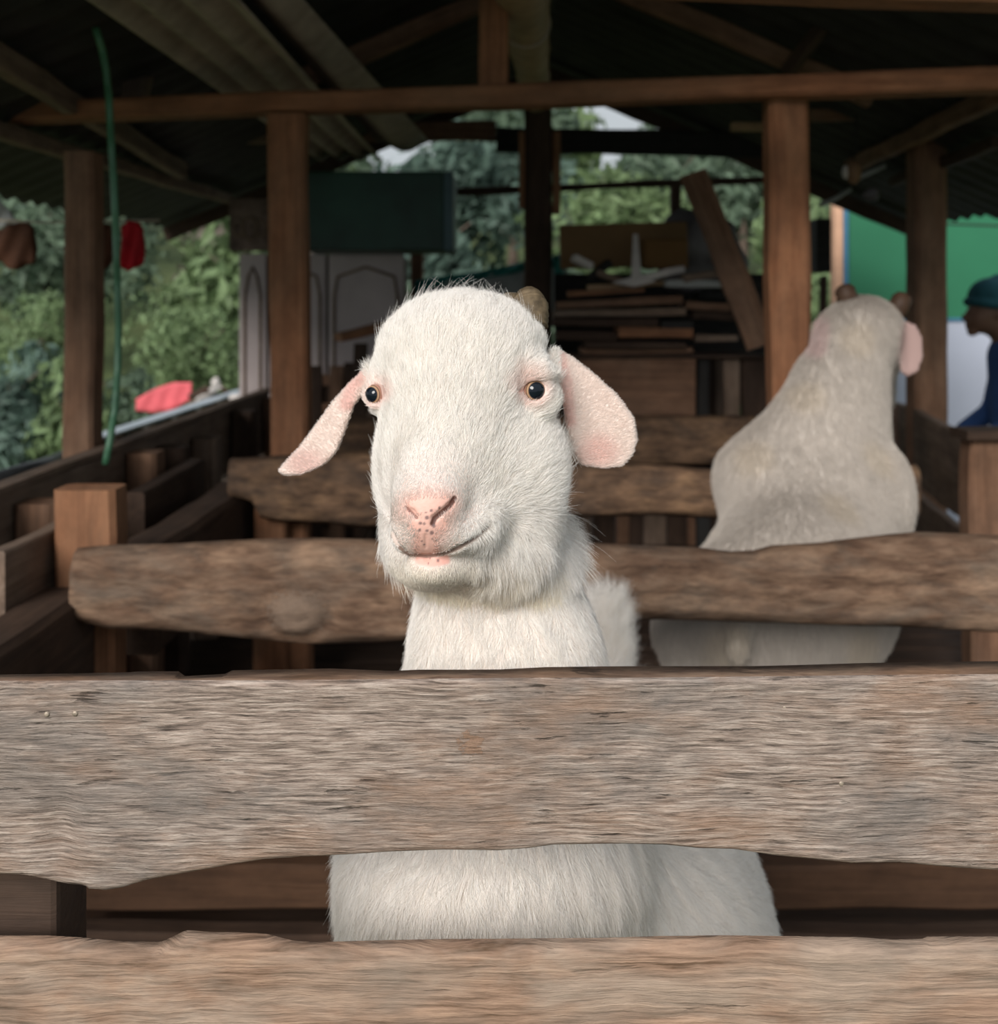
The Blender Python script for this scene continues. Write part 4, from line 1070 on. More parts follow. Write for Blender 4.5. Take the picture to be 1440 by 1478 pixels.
# teal edged sheet
TEAL = plain('teal_plastic', (0.02, 0.17, 0.15), 0.5, 0.2, 8); GRS = plain('grey_white_sheet', (0.30, 0.31, 0.30), 0.6, 0.15, 6)
def drape(name, top, bot, Y, mat, th=0.012, parent=None, wav=0.02, n=24, rows=6):
    x0, x1 = top[0][0], top[-1][0]; c0 = P((x0 + x1) / 2, (top[0][1] + bot[0][1]) / 2, Y)
    if parent: c0 = parent.location.copy()
    vs = []; fs = []
    for s_ in (0, 1):
        for i in range(n + 1):
            px = x0 + (x1 - x0) * i / n
            for j in range(rows + 1):
                t = j / rows; py = interp(top, px) * (1 - t) + interp(bot, px) * t
                y = Y + wav * math.sin(i * .9 + j * .7) + s_ * th
                p = P(px, py, Y); vs.append(Vector((p.x, y, p.z)) - c0)
    m_ = (n + 1) * (rows + 1)
    for i in range(n):
        for j in range(rows):
            a = i * (rows + 1) + j; q = (a, a + 1, a + rows + 2, a + rows + 1); fs.append(q); fs.append(tuple(k + m_ for k in q[::-1]))
    rim = [j for j in range(rows + 1)] + [i * (rows + 1) + rows for i in range(1, n + 1)] + [n * (rows + 1) + j for j in range(rows - 1, -1, -1)] + [i * (rows + 1) for i in range(n - 1, 0, -1)]
    for k in range(len(rim)):
        a, c_ = rim[k], rim[(k + 1) % len(rim)]; fs.append((a, a + m_, c_ + m_, c_))
    return mesh_obj(name, vs, fs, mat, parent, True, loc=None if parent else c0)
tl = empty('slung_sheet', P(690, 430, 6.2)); tag(tl, 'slung grey sheet with a teal border behind the goat horns', 'sheet')
drape('cloth', [(600, 413), (660, 402), (760, 388), (818, 380)], [(590, 470), (700, 480), (818, 470)], 6.2, GRS, parent=tl)
drape('border', [(598, 405), (640, 398), (700, 390), (762, 376), (805, 368)], [(598, 424), (640, 412), (700, 402), (762, 390), (805, 384)], 6.17, TEAL, parent=tl)
drape('border', [(800, 368), (806, 366), (814, 368)], [(802, 425), (808, 428), (816, 424)], 6.14, TEAL, parent=tl, n=6)
# plank wall added behind the pens to block daylight and keep them dark
pw = empty('daylight_screen', (0.0, 5.75, 0)); tag(pw, 'low dark screen of upright boards added to block daylight behind the far pens', 'fence')
k = 0; px = 436
while px < 1118:
    w = 26 + 9 * math.sin(k * 1.7); top = 532 + 10 * math.sin(k * 2.1) + (-25 if px > 800 else 0)
    Y = 5.72 + 0.01 * (k % 3); a = P(px, top, Y); c_ = P(px + w, top, Y)
    board('board', ((a.x + c_.x) / 2, Y, 0.0), ((a.x + c_.x) / 2, Y, a.z), c_.x - a.x - .004, 0.025, (W_DARK, W_BROWN, W_DARK, W_GREY)[k % 4], up=(1, 0, 0), parent=pw)
    px += w; k += 1
# chairs / oddments left of the goat head
o = board('loose_board', P(488, 486, 5.0), P(560, 470, 5.1), 0.035, 0.10, W_ORANGE); tag(o, 'orange-brown board lying flat just left of the goat forehead', 'board')
bx1 = empty('plank_crate', P(520, 600, 5.05)); bx1.location.z = 0; tag(bx1, 'dark slatted crate under the orange board left of the goat', 'crate')
for a in (455, 486, 520, 556): 
    x = P(a, 0, 5.05).x; board('slat', (x, 5.05, 0), (x, 5.05, .93 if a < 500 else 1.03), 0.06, 0.03, W_DARK if a != 486 else W_BROWN, up=(1, 0, 0), parent=bx1)
for zz in (.25, .80): board('slat', (P(445, 0, 5.08).x, 5.08, zz), (P(566, 0, 5.08).x, 5.08, zz), .08, .03, W_DARK, parent=bx1)

# ---------------------------------------------------------------- lumber and junk pile
lum = [  # px0, py0, px1, py1, height px, Y, mat, depth
 (805, 440, 985, 432, 10, 5.0, W_BROWN, .25), (800, 452, 990, 450, 10, 5.0, W_GREY, .22), (798, 465, 950, 466, 12, 5.02, W_DARK, .25), (955, 470, 1000, 470, 14, 5.0, W_BLACK, .2),
 (893, 480, 1000, 481, 15, 4.98, W_ORANGE, .22), (803, 485, 890, 486, 14, 5.04, W_DARK, .22), (845, 498, 990, 499, 9, 5.0, W_DARK, .25), (990, 440, 1085, 446, 12, 5.1, W_BROWN, .2),
 (1000, 455, 1092, 458, 12, 5.08, W_DARK, .2), (1004, 488, 1065, 488, 10, 5.02, W_GREY, .2), (850, 415, 1010, 405, 8, 5.0, W_LIGHT, .12), (820, 425, 930, 418, 8, 4.96, W_ORANGE, .1), (1010, 425, 1100, 430, 10, 5.15, W_BLACK, .25), (840, 507, 1000, 506, 8, 5.06, W_BROWN, .25)]
desc = ['reddish board near the top of the lumber stack', 'grey edged board under the top of the lumber stack', 'dark wide board in the middle of the lumber stack', 'short black block end beside the middle of the lumber stack', 'orange-brown plank lower right in the lumber stack', 'dark short plank lower left in the lumber stack, by the goat ear', 'thin dark plank second from the bottom of the lumber stack', 'brown plank at the right of the lumber stack under the slanted board', 'dark plank right of the lumber stack, above the cut ends', 'grey lintel piece over the upright stubs', 'pale thin lath slanting across the top of the pile', 'orange lath slanting on the left of the pile top', 'black bundle board under the slanted board', 'bottom brown plank of the lumber stack on the bench']
for (x0, y0, x1, y1, h, Y, mt, d), lb in zip(lum, desc):
    o = board('stacked_plank', P(x0, y0, Y) + Vector((0, d / 2, 0)), P(x1, y1, Y) + Vector((0, d / 2, 0)), h * Y / FPX, d, mt, rough=0.002); tag(o, lb, 'plank', 'planks in the lumber stack')
o = bx('gap_backing', 800, 1105, 395, 512, 5.60, 0.03, W_BLACK); tag(o, 'added black backing closing the gaps behind the lumber stack', 'board')  # added backing, keeps bright greenery from showing between the planks
wb_ = empty('workbench', P(930, 0, 5.0)); wb_.location.z = 0; tag(wb_, 'brown board-sided bench carrying the lumber stack', 'bench')
bx('front_panel', 835, 1004, 517, 602, 5.02, 0.03, W_BROWN, wb_); bx('top_board', 815, 1110, 513, 518, 5.0, 0.55, W_DARK, wb_)
for a, c_, mt in ((1008, 1026, W_BLACK), (1046, 1070, W_LIGHT), (1074, 1108, W_DARK), (820, 836, W_DARK)):
    x = (P(a, 0, 5.03).x + P(c_, 0, 5.03).x) / 2; board('leg', (x, 5.08, 0), (x, 5.08, P(0, 516, 5.03).z), (c_ - a) * 5.03 / FPX, 0.06, mt if mt is not W_LIGHT else W_GREY, up=(1, 0, 0), parent=wb_)
bx('lower_panel', 836, 1108, 604, 700, 5.12, 0.03, W_DARK, wb_)
o = board('leaning_board', P(1000, 250, 4.75) , P(1098, 500, 4.62), 0.115, 0.035, W_BROWN, up=(1, 0, .3)); tag(o, 'thick brown board leaning slantwise against the junk pile', 'board')
CARD = plain('brown_cardboard', (0.17, 0.10, 0.045), 0.9, 0.12, 5)
o = bx('cardboard_sheet', 808, 992, 322, 386, 5.15, 0.03, CARD); o.rotation_euler[1] = math.radians(-1.5); tag(o, 'large flat brown cardboard sheet standing on the lumber', 'cardboard')
o = bx('cardboard_box', 930, 993, 345, 388, 5.05, 0.09, plain('ochre_card', (0.16, 0.085, 0.03), .9)); tag(o, 'small ochre cardboard box before the brown sheet', 'box')
TARP = plain('grey_tarp', (0.13, 0.12, 0.125), 0.55, 0.3, 7, 0.4, 0, 0.01)
def lump(name, c, r, mat, seed=0, label=None, cat=None, amp=0.12, n=2, group=None, fl=False):
    import bmesh
    bm = bmesh.new(); bmesh.ops.create_icosphere(bm, subdivisions=n + 1, radius=1.0); rs = np.random.RandomState(seed); ph = rs.rand(9) * 6.28
    for v in bm.verts:
        p = v.co; k = 1 + amp * (math.sin(p.x * 4 + ph[0]) + math.sin(p.y * 5 + ph[1] + p.z * 3) + math.sin(p.z * 6 + ph[2] + p.x * 2)) + amp * .5 * math.sin(p.x * 13 + ph[3]) * math.sin(p.z * 11 + ph[4])
        v.co = Vector((p.x * r[0], p.y * r[1], p.z * r[2])) * k
    me = bpy.data.meshes.new(name); bm.to_mesh(me); bm.free(); me.materials.append(mat)
    me.polygons.foreach_set('use_smooth', [not fl] * len(me.polygons))
    o = bpy.data.objects.new(name, me); link(o); o.location = c
    if label: tag(o, label, cat, group)
    return o
lump('tarpaulin', P(1005, 362, 5.35), (0.21, 0.13, 0.17), TARP, 3, 'crumpled grey tarpaulin bundled behind the leaning board', 'tarpaulin', .09, 3)
WHITE = plain('dirty_white_plastic', (0.50, 0.46, 0.43), 0.6, 0.2, 10)
# pale pointed offcut standing in scraps
b = MB(); c0 = P(917, 400, 4.9)
pr_ = [(-6, 0), (-3, -62), (3, -62), (8, 0), (30, 6), (-2, 14), (-34, 8)]
q = [Vector(((x) * 4.9 / FPX, 0, -y * 4.9 / FPX)) for x, y in pr_]
b.add([v + Vector((0, -0.008, 0)) for v in q] + [v + Vector((0, 0.012, 0)) for v in q], [tuple(range(7)), tuple(range(13, 6, -1))] + [(i, i + 7, (i + 1) % 7 + 7, (i + 1) % 7) for i in range(7)])
o = b.build('pointed_offcut', WHITE); o.location = c0; tag(o, 'pale pointed offcut standing upright before the cardboard', 'scrap')
scr = [((828, 372), (852, 384), WHITE, 'small pale scrap hanging at the left of the cardboard'), ((860, 392), (905, 408), W_GREY, 'grey splinter left of the pale offcut'), ((925, 402), (985, 388), WHITE, 'pale strip right of the pointed offcut'), ((985, 402), (1040, 396), W_GREY, 'grey strip under the crumpled tarpaulin'), ((850, 400), (880, 380), W_BLACK, 'dark splinter crossing the left scraps'), ((960, 410), (1040, 412), GRS, 'light strip at the right end of the scraps')]
for a, c_, mt, lb in scr:
    o = board('scrap', P(a[0], a[1], 4.92), P(c_[0], c_[1], 4.95), 0.03, 0.05, mt, rough=0.004); tag(o, lb, 'scrap', 'scraps on the pile')

# ---------------------------------------------------------------- hanging things, left
RED = plain('red_cloth', (0.42, 0.010, 0.018), 0.8, 0.2, 20); BRN = plain('brown_cloth', (0.085, 0.035, 0.018), 0.85, 0.25, 14)
def hang(name, top, bot, Y, mat, label, cat, th=0.03):
    o = drape(name, top, bot, Y, mat, th=th, wav=0.012, n=12, rows=8); return tag(o, label, cat)
hang('hanging_cloth', [(174, 326), (184, 318), (196, 320), (205, 330)], [(174, 386), (182, 391), (196, 385), (210, 376)], 4.0, RED, 'small red cloth hanging beside the hose', 'cloth')
hang('hanging_cloth', [(-8, 334), (8, 326), (34, 320), (47, 328)], [(0, 376), (10, 388), (24, 389), (36, 380)], 3.9, BRN, 'brown mitt-shaped cloth hanging at the left edge', 'cloth')
hang('hanging_cloth', [(138, 326), (146, 322), (160, 324)], [(139, 396), (146, 394), (157, 378)], 4.0, BRN, 'narrow brown cloth hanging between the post and the hose', 'cloth')
hang('hanging_cloth', [(-14, 282), (0, 286), (8, 300), (24, 318)], [(-10, 330), (0, 330), (8, 326), (25, 322)], 4.1, GRS, 'pale grey rag above the brown mitt-shaped cloth', 'cloth', .01)
b = MB(); c0 = P(60, 322, 4.02); b.tube([P(-40, 316, 4.02) - c0, P(60, 321, 4.02) - c0, P(140, 320, 4.02) - c0, P(230, 318, 4.02) - c0], 0.004, 6); o = b.build('clothes_line', WIRE, None, True); o.location = c0; tag(o, 'thin line from which the brown and red cloths hang', 'line')

# ---------------------------------------------------------------- outside, left
RAILM = plain('black_pipe', (0.03, 0.033, 0.036), 0.35, 0.2, 10, 0.6)
b = MB(); a0 = P(-40, 706, 3.3); b.tube([P(-40, 706, 3.3) - a0, P(60, 676, 3.8) - a0, P(124, 651, 4.3) - a0], 0.032, 14); o = b.build('outer_rail', RAILM, None, True); o.location = a0; tag(o, 'shiny black pipe rail outside the left partition', 'rail')
gf = empty('lean_to_roof', (-2.0, 7.0, 0)); tag(gf, 'low tin-topped paling screen outside beyond the left partition', 'fence')
TINP = plain('pale_tin', (0.42, 0.47, 0.52), 0.35, 0.1, 6, 0.5)
board('cap_sheet', (-2.02, 5.55, .535), (-2.0, 9.0, .535), 0.16, 0.012, TINP, up=(1, 0, 0.15), parent=gf)
for k in range(30):
    y = 5.65 + k * 0.112; board('paling', (-1.99, y, -0.35), (-1.99, y, .52), 0.085, 0.018, (W_DARK, W_GREY, W_DARK, W_BLACK, PALE)[(k * 7) % 5], up=(0, 1, 0), parent=gf)
PINK = plain('faded_red_tarp', (0.60, 0.10, 0.12), 0.6, 0.2, 5)
o = drape('red_tarp', [(196, 576), (225, 560), (250, 552), (276, 552)], [(190, 592), (225, 596), (250, 592), (272, 578)], 9.3, PINK, th=.03, wav=.006); tag(o, 'bright faded red tarp above the paling screen', 'tarpaulin')
for k, (a, c_, mt) in enumerate((((272, 572), (300, 560), W_DARK), ((284, 580), (318, 556), WHITE), ((270, 584), (322, 574), W_GREY), ((300, 566), (344, 580), W_BLACK), ((318, 556), (338, 574), W_DARK), ((262, 592), (350, 588), W_DARK))):
    o = board('branch', P(a[0], a[1], 8.2 + .14 * k), P(c_[0], c_[1], 8.25 + .14 * k), 0.045, 0.045, mt, rough=.008)
    tag(o, ['dark stick on the left of the brushwood heap', 'bleached white branch on the brushwood heap', 'grey stick lying low in the brushwood heap', 'black forked stick right in the brushwood heap', 'short dark stick at the top right of the brushwood heap', 'long dark stick under the brushwood heap'][k], 'stick', 'sticks in the brushwood heap')
lump('white_bag', P(311, 553, 8.05), (.035, .03, .035), WHITE, 5, 'small white bundle on top of the brushwood heap', 'bag', .1)
lump('white_bag', P(342, 574, 8.05), (.05, .04, .03), WHITE, 6, 'white bundle at the right end of the brushwood heap', 'bag', .1)

# ---------------------------------------------------------------- outside, right: green walled shed and oddments
GRN = plain('green_painted_wall', (0.022, 0.15, 0.075), 0.55, 0.06, 2); WHW = plain('bluish_white_wall', (0.40, 0.43, 0.52), 0.7, 0.05, 2); PNK = plain('pinkish_post', (0.60, 0.36, 0.24), 0.7); BLU = plain('blue_strip', (0.05, 0.16, 0.26), 0.5)
sh = empty('green_shed', P(1330, 0, 7.6)); sh.location.z = -0.4; tag(sh, 'shed wall, green above and bluish white below, beyond the right posts', 'shed')
bx('upper_wall', 1224, 1640, 262, 462, 7.6, 0.06, GRN, sh); a = P(1224, 462, 7.6); c_ = P(1640, 462, 7.6)
b = MB(); b.box((0, 0, 0), (c_.x - a.x, .08, a.z + .4)); o = b.build('lower_wall', WHW, sh); o.location = Vector(((a.x + c_.x) / 2, 7.64, (a.z - .4) / 2)) - sh.location
bx('corner_post', 1204, 1217, 268, 640, 7.55, 0.1, PNK, sh); bx('edge_strip', 1217, 1225, 266, 640, 7.56, 0.06, BLU, sh)
bx('seam', 1224, 1640, 459, 464, 7.585, 0.02, BLU, sh)
bk = bx('dark_crate', 1178, 1200, 315, 393, 6.3, 0.25, W_BLACK); tag(bk, 'black upright box between the stout post and the pinkish shed corner', 'box')
o = board('box_bracket', P(1188, 398, 6.35), P(1188, 640, 6.35), 0.04, 0.04, W_DARK, up=(1, 0, 0)); tag(o, 'thin dark stand under the black upright box', 'post')
b = MB(); c0 = P(1285, 315, 7.0)
b.tube([P(1228, 296, 7.0) - c0, P(1260, 310, 7.0) - c0, P(1290, 318, 7.0) - c0, P(1330, 322, 7.0) - c0, P(1440, 326, 7.0) - c0, P(1560, 318, 7.0) - c0], 0.007, 6); o = b.build('cable', W_BLACK, None, True); o.location = c0; tag(o, 'thin black cable sagging across the green wall', 'cable')
lamp = empty('hanging_lamp', P(1232, 250, 4.9)); tag(lamp, 'brown and white lamp fitting hanging below the right eave', 'lamp')
b = MB(); b.tube([Vector((0, 0, .05)), Vector((0, 0, .02)), Vector((0, 0, -.02)), Vector((0, 0, -.045))], [.018, .034, .03, .012], 14); b.build('shade', plain('tan', (.25, .14, .08)), lamp, True)
b = MB(); b.ell((-.035, 0, .005), (.016, .016, .03)); b.build('bulb', WHITE, lamp, True)
b = MB(); b.tube([Vector((.02, 0, -.02)), Vector((.14, .02, .035))], .010, 8); b.build('arm', GRS, lamp, True)
b = MB(); b.tube([Vector((0, 0, .04)), Vector((.01, 0, .2)), Vector((0, 0, .45))], .004, 6); b.build('wire', W_BLACK, lamp, True)
o = lump('cloth_knot', P(1257, 281, 5.1), (.035, .03, .028), TARP, 9, 'grey knotted rag under the lamp fitting', 'rag', .12)
b = MB(); c0 = P(1205, 286, 5.2); b.tube([P(1182, 297, 5.2) - c0, P(1205, 287, 5.2) - c0, P(1228, 272, 5.2) - c0], .010, 8); o = b.build('strap', GRS, None, True); o.location = c0; tag(o, 'pale strap stretched between the stout post and the eave', 'strap')
# pale lump added in place of light showing through the low gap
o = lump('gap_light_lump', (-.735, 2.62, 0.07), (.085, .07, .085), plain('daylight_lump', (.38, .40, .45), .7), 12, 'added pale lump standing in for light through the low gap at left', 'daylight_lump', .08)

# ================================================================== person
def sdf_obj(name, g, step, lo, hi, mat, parent, cc, inv=np.zeros(3)):
    ax = [np.arange(lo[i], hi[i] + step, step) for i in range(3)]
    F = g.grid(*ax); V, Qd = surface_nets(F, *ax)
    return np_mesh(name, V - inv, Qd, mat, parent, np.tile(cc, (len(V), 1))), V, Qd
def build_person():
    base = np.array([2.61, 5.75, -0.4]); root = empty('person', tuple(base)); hx = np.array([-.10, 0, 0]); tag(root, 'person in a teal knit cap and blue jacket at the right edge, looking down', 'person')
    PS = skin_material('person_skin', 0.5); Bv = lambda *p: np.array(p) + base
    g = SDF()
    g.ell(hx + Bv(-.05, 0, 1.575), (.098, .078, .115), .02); g.ell(hx + Bv(-.10, 0, 1.525), (.062, .055, .065), .03)
    g.cap(hx + Bv(-.145, 0, 1.565), hx + Bv(-.170, 0, 1.535), .012, .016, .012)         # nose
    g.ell(hx + Bv(-.145, 0, 1.503), (.022, .026, .010), .006); g.ell(hx + Bv(-.145, 0, 1.487), (.020, .024, .010), .006); g.ell(hx + Bv(-.13, 0, 1.462), (.026, .028, .02), .015)
    for s_ in (-1, 1):
        g.ell(hx + Bv(-.03, .078 * s_, 1.56), (.020, .010, .032), .008); g.ell(hx + Bv(-.137, .03 * s_, 1.572), (.010, .014, .010), .004, sub=True)
        g.ell(hx + Bv(-.132, .03 * s_, 1.572), (.011, .013, .010), .002)
    g.cap(hx + Bv(-.02, 0, 1.50), Bv(.02, 0, 1.36), .058, .065, .03)
    g.cap(Bv(.02, 0, 1.33), Bv(.03, 0, .98), .14, .13, .06)
    for s_ in (-1, 1):
        sh_ = Bv(.02, .17 * s_, 1.33); el = Bv(-.03, .22 * s_, 1.05); wr = Bv(-.23, .14 * s_, .95)
        g.cap(sh_, el, .055, .042, .03); g.cap(el, wr, .040, .027, .02)
        g.ell(wr + np.array([-.05, -.01 * s_, -.01]), (.045, .038, .016), .012)
        for k in range(4):
            a = wr + np.array([-.085, (-.035 + .022 * k) * 1 - .01 * s_, -.012]); m_ = a + np.array([-.035 + .004 * abs(k - 1.5), 0, -.010]); e = m_ + np.array([-.016, 0, -.026])
            g.cap(a, m_, .0095, .009, .004); g.cap(m_, e, .009, .0075, .003)
        a = wr + np.array([-.03, -.045 * s_, -.01]); g.cap(a, a + np.array([-.045, -.012 * s_, -.02]), .011, .008, .006)
        g.cap(Bv(.03, .09 * s_, .95), Bv(.0, .10 * s_, .50), .085, .055, .04); g.cap(Bv(.0, .10 * s_, .50), Bv(.02, .10 * s_, .09), .052, .036, .02)
        g.cap(Bv(.03, .10 * s_, .04), Bv(-.14, .11 * s_, .03), .04, .035, .03)
    sdf_obj('body', g, .0085, base + [-.36, -.30, -.01], base + [.22, .30, 1.75], PS, root, (0.16, 0.085, 0.055), base)
    CL = lambda n, c: plain(n, c, .85, .15, 30)
    j = SDF(); j.cap(Bv(.02, 0, 1.33), Bv(.03, 0, .93), .165, .155, .06); j.cap(Bv(.02, -.15, 1.34), Bv(.02, .15, 1.34), .075, .075, .04)
    j.torus(Bv(.0, 0, 1.415), (0.2, 0, 1), .062, .018, .015)
    for s_ in (-1, 1):
        j.cap(Bv(.02, .17 * s_, 1.33), Bv(-.03, .22 * s_, 1.05), .072, .058, .03); j.cap(Bv(-.03, .22 * s_, 1.05), Bv(-.21, .15 * s_, .957), .056, .042, .02)
    sdf_obj('jacket', j, .011, base + [-.30, -.34, .70], base + [.25, .34, 1.50], CL('blue_jacket', (0.02, 0.055, 0.16)), root, (1, 1, 1), base)
    t = SDF()
    for s_ in (-1, 1): t.cap(Bv(.03, .09 * s_, .92), Bv(.0, .10 * s_, .50), .10, .072, .04); t.cap(Bv(.0, .10 * s_, .50), Bv(.02, .10 * s_, .10), .070, .055, .02)
    sdf_obj('trousers', t, .012, base + [-.16, -.25, .02], base + [.20, .25, 1.06], CL('dark_trousers', (0.02, 0.025, 0.035)), root, (1, 1, 1), base)
    c = SDF(); c.ell(hx + Bv(-.035, 0, 1.640), (.115, .098, .098), .02); c.torus(hx + Bv(-.045, 0, 1.60), (0.16, 0, 1), .088, .022, .01, sx=1.15); c.ell(hx + Bv(.0, 0, 1.735), (.03, .03, .02), .02)
    c.ell(hx + Bv(-.06, 0, 1.50), (.13, .12, .07), .01, sub=True)
    sdf_obj('knit_cap', c, .006, base + [-.30, -.14, 1.50], base + [.14, .14, 1.78], CL('teal_knit', (0.015, 0.075, 0.09)), root, (1, 1, 1), base)
build_person()

# ================================================================== the far goat
def build_far_goat():
    g = SDF(); A = lambda px, py, Y: np.array(P(px, py, Y))
    g.ell(A(1243, 480, 3.10), (.100, .150, .098), .03); g.ell(A(1240, 515, 3.18), (.095, .13, .10), .04); g.cap(A(1250, 520, 3.2), A(1262, 575, 3.40), .075, .05, .03)
    g.cap(A(1228, 505, 3.05), A(1195, 640, 2.98), .098, .150, .05)
    g.cap(A(1205, 560, 3.0), A(1185, 700, 2.9), .10, .17, .05)
    g.ell(A(1105, 715, 2.88), (.10, .16, .14), .06); g.ell(A(1272, 715, 2.9), (.070, .12, .13), .03)
    g.ell(A(1175, 745, 2.88), (.20, .22, .16), .06)
    g.ell(A(1150, 850, 2.68), (.225, .26, .22), .08); g.ell(A(1100, 900, 2.55), (.235, .16, .19), .08)
    g.cap(A(1072, 870, 2.42), A(1065, 935, 2.36), .03, .02, .03)
    g.cap(A(1185, 575, 2.95), A(1085, 685, 2.88), .06, .085, .07)
    # shoulder blades and crest
    g.cap(A(1190, 575, 2.90), A(1202, 660, 2.80), .018, .012, .04)
    for x, y in ((.60, 2.98), (.92, 2.98)):
        g.cap((x, y, .48), (x, y + .01, .27), .06, .036, .05); g.cap((x, y + .01, .27), (x, y + .02, .035), .031, .025, .02)
    for x in (.46, .72):
        g.cap((x, 2.58, .45), (x, 2.50, .32), .09, .06, .06); g.cap((x, 2.50, .32), (x, 2.66, .22), .052, .032, .03); g.cap((x, 2.66, .22), (x, 2.63, .035), .028, .025, .02)
    def ear(poly, Yc, bend):
        O = A(poly[0][0], poly[0][1], Yc); U = np.array([1., 0.2, 0]); U /= np.linalg.norm(U); V_ = np.array([0, 0, -1.]); out = []
        for px, py in poly: p = A(px, py, Yc) - O; out.append((p[0] / U[0], -p[2]))
        g.sheet(out, U, V_, O, .006, bend, .012)
    ear([(1290, 462), (1305, 460), (1325, 468), (1337, 488), (1338, 515), (1328, 538), (1312, 547), (1299, 540), (1294, 515), (1296, 490)], 3.06, lambda u, v: 0 * u)
    ear([(1205, 445), (1190, 448), (1172, 466), (1167, 490), (1170, 512), (1184, 518), (1196, 500), (1208, 470)], 3.12, lambda u, v: 0 * u)
    xs = axis([(.3, 1.22, .0085)]); ys = axis([(2.26, 3.55, .010)]); zs = axis([(.02, .86, .012), (.86, 1.34, .0075)])
    F = g.grid(xs, ys, zs); V, Qd = surface_nets(F, xs, ys, zs); px, py = proj(V)
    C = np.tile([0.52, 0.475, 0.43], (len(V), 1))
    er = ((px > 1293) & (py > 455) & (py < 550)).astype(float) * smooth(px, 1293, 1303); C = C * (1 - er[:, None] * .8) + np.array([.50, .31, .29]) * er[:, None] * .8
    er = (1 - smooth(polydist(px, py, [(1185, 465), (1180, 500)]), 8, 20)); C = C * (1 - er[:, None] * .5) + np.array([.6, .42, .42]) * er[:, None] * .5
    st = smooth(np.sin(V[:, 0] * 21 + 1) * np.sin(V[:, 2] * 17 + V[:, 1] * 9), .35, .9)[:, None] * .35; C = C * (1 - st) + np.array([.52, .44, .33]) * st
    root = empty('goat', (.72, 2.8, 0)); inv = np.array([.72, 2.8, 0]); tag(root, 'white goat seen from behind, blurred, facing the green wall', 'goat')
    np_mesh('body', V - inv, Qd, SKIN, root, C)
    vn = mesh_normals(V, Qd); fc = V[Qd].mean(1); fn = vn[Qd].mean(1); fn /= np.linalg.norm(fn, axis=1, keepdims=True); rs = np.random.RandomState(5)
    facing = (fn * (np.array([0, 0, CAMZ]) - fc)).sum(1) > -1.0; dens = np.where(facing & (fc[:, 2] > .45), 9e4, 2e4)
    fpx, fpy = proj(fc); dens = np.where((fpx > 1298) & (fpy < 550), 0, dens)
    R, fid = sample_tris(V, Qd, dens, rs); D = np.tile([0.0, -0.35, -1.0], (len(R), 1)); L = .020 + .012 * rs.rand(len(R))
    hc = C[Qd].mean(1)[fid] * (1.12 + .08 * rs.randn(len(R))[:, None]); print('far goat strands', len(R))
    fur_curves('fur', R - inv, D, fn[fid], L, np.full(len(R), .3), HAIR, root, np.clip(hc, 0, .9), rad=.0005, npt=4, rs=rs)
    for pts in ([A(1226, 440, 3.10), A(1221, 425, 3.09), A(1216, 411, 3.10)], [A(1292, 452, 3.10), A(1299, 438, 3.09), A(1305, 424, 3.10)]):
        b = MB(); ps = [Vector(pts[0]) * (1 - t) + Vector(pts[1]) * t - Vector(inv) for t in (0, .33, .66)] + [Vector(pts[1]) * (1 - t) + Vector(pts[2]) * t - Vector(inv) for t in (0, .4, .8, 1)]
        b.tube(ps, [.030, .029, .030, .027, .028, .020, .006], 14); b.build('horn', HORN2, root, True)
    for x, y in ((.60, 3.0), (.92, 3.0), (.46, 2.63), (.72, 2.63)):
        b = MB(); b.tube([(x - .72, y - 2.8, .045), (x - .72, y - 2.8, .002)], [.027, .034], 12); b.build('hoof', HOOF, root, True)
HORN2 = plain('brown_horn', (0.065, 0.036, 0.022), .6, .3, 30)
build_far_goat()

# ================================================================== the hillside and its trees
def terr(x, y):
    return -0.42 + max(0, y - 10) * 0.17 + 0.15 * math.sin(x * .5) * min(1, max(0, y - 9) / 5)
vs = []; fs = []; nx, ny = 60, 50
for j in range(ny + 1):
    y = -6 + 66 * (j / ny) ** 1.3
    for i in range(nx + 1):
        x = -40 + 80 * i / nx; vs.append((x, y, terr(x, y)))
for j in range(ny):
    for i in range(nx):
        a = j * (nx + 1) + i; fs.append((a, a + 1, a + nx + 2, a + nx + 1))
GRD = plain('hillside_earth', (0.10, 0.13, 0.05), 0.95, 0.4, 1.5)
tag(mesh_obj('ground', vs, fs, GRD, None, True), None, None, None, 'structure')

def leafmat(name, c):
    m, nt, b = nodes_of(name); n = noise(nt, coords(nt, (1, 1, 1)), 1.3, 4, .6)
    r = ramp(nt, [(.3, tuple(x * .45 for x in c)), (.5, c), (.7, tuple(min(1, x * 1.5 + .02) for x in c))], n); nt.links.new(r.outputs[0], b.inputs['Base Color'])
    b.inputs['Roughness'].default_value = .55; b.inputs['Specular IOR Level'].default_value = .3
    tr = nt.nodes.new('ShaderNodeBsdfTranslucent'); nt.links.new(r.outputs[0], tr.inputs[0]); mx = nt.nodes.new('ShaderNodeMixShader'); mx.inputs[0].default_value = .3
    nt.links.new(b.outputs[0], mx.inputs[1]); nt.links.new(tr.outputs[0], mx.inputs[2]); nt.links.new(mx.outputs[0], nt.nodes['Material Output'].inputs[0]); return m
LM = [leafmat('leaf_mid_green', (.12, .175, .115)), leafmat('leaf_blue_green', (.095, .15, .118)), leafmat('leaf_yellow_green', (.16, .23, .105)), leafmat('leaf_dry_grey', (.20, .17, .14)), leafmat('leaf_reddish', (.25, .14, .11))]  # greens paled and dulled: distance haze is put into the leaf colour
BARK = plain('bark', (.12, .09, .07), .9, .3, 10)
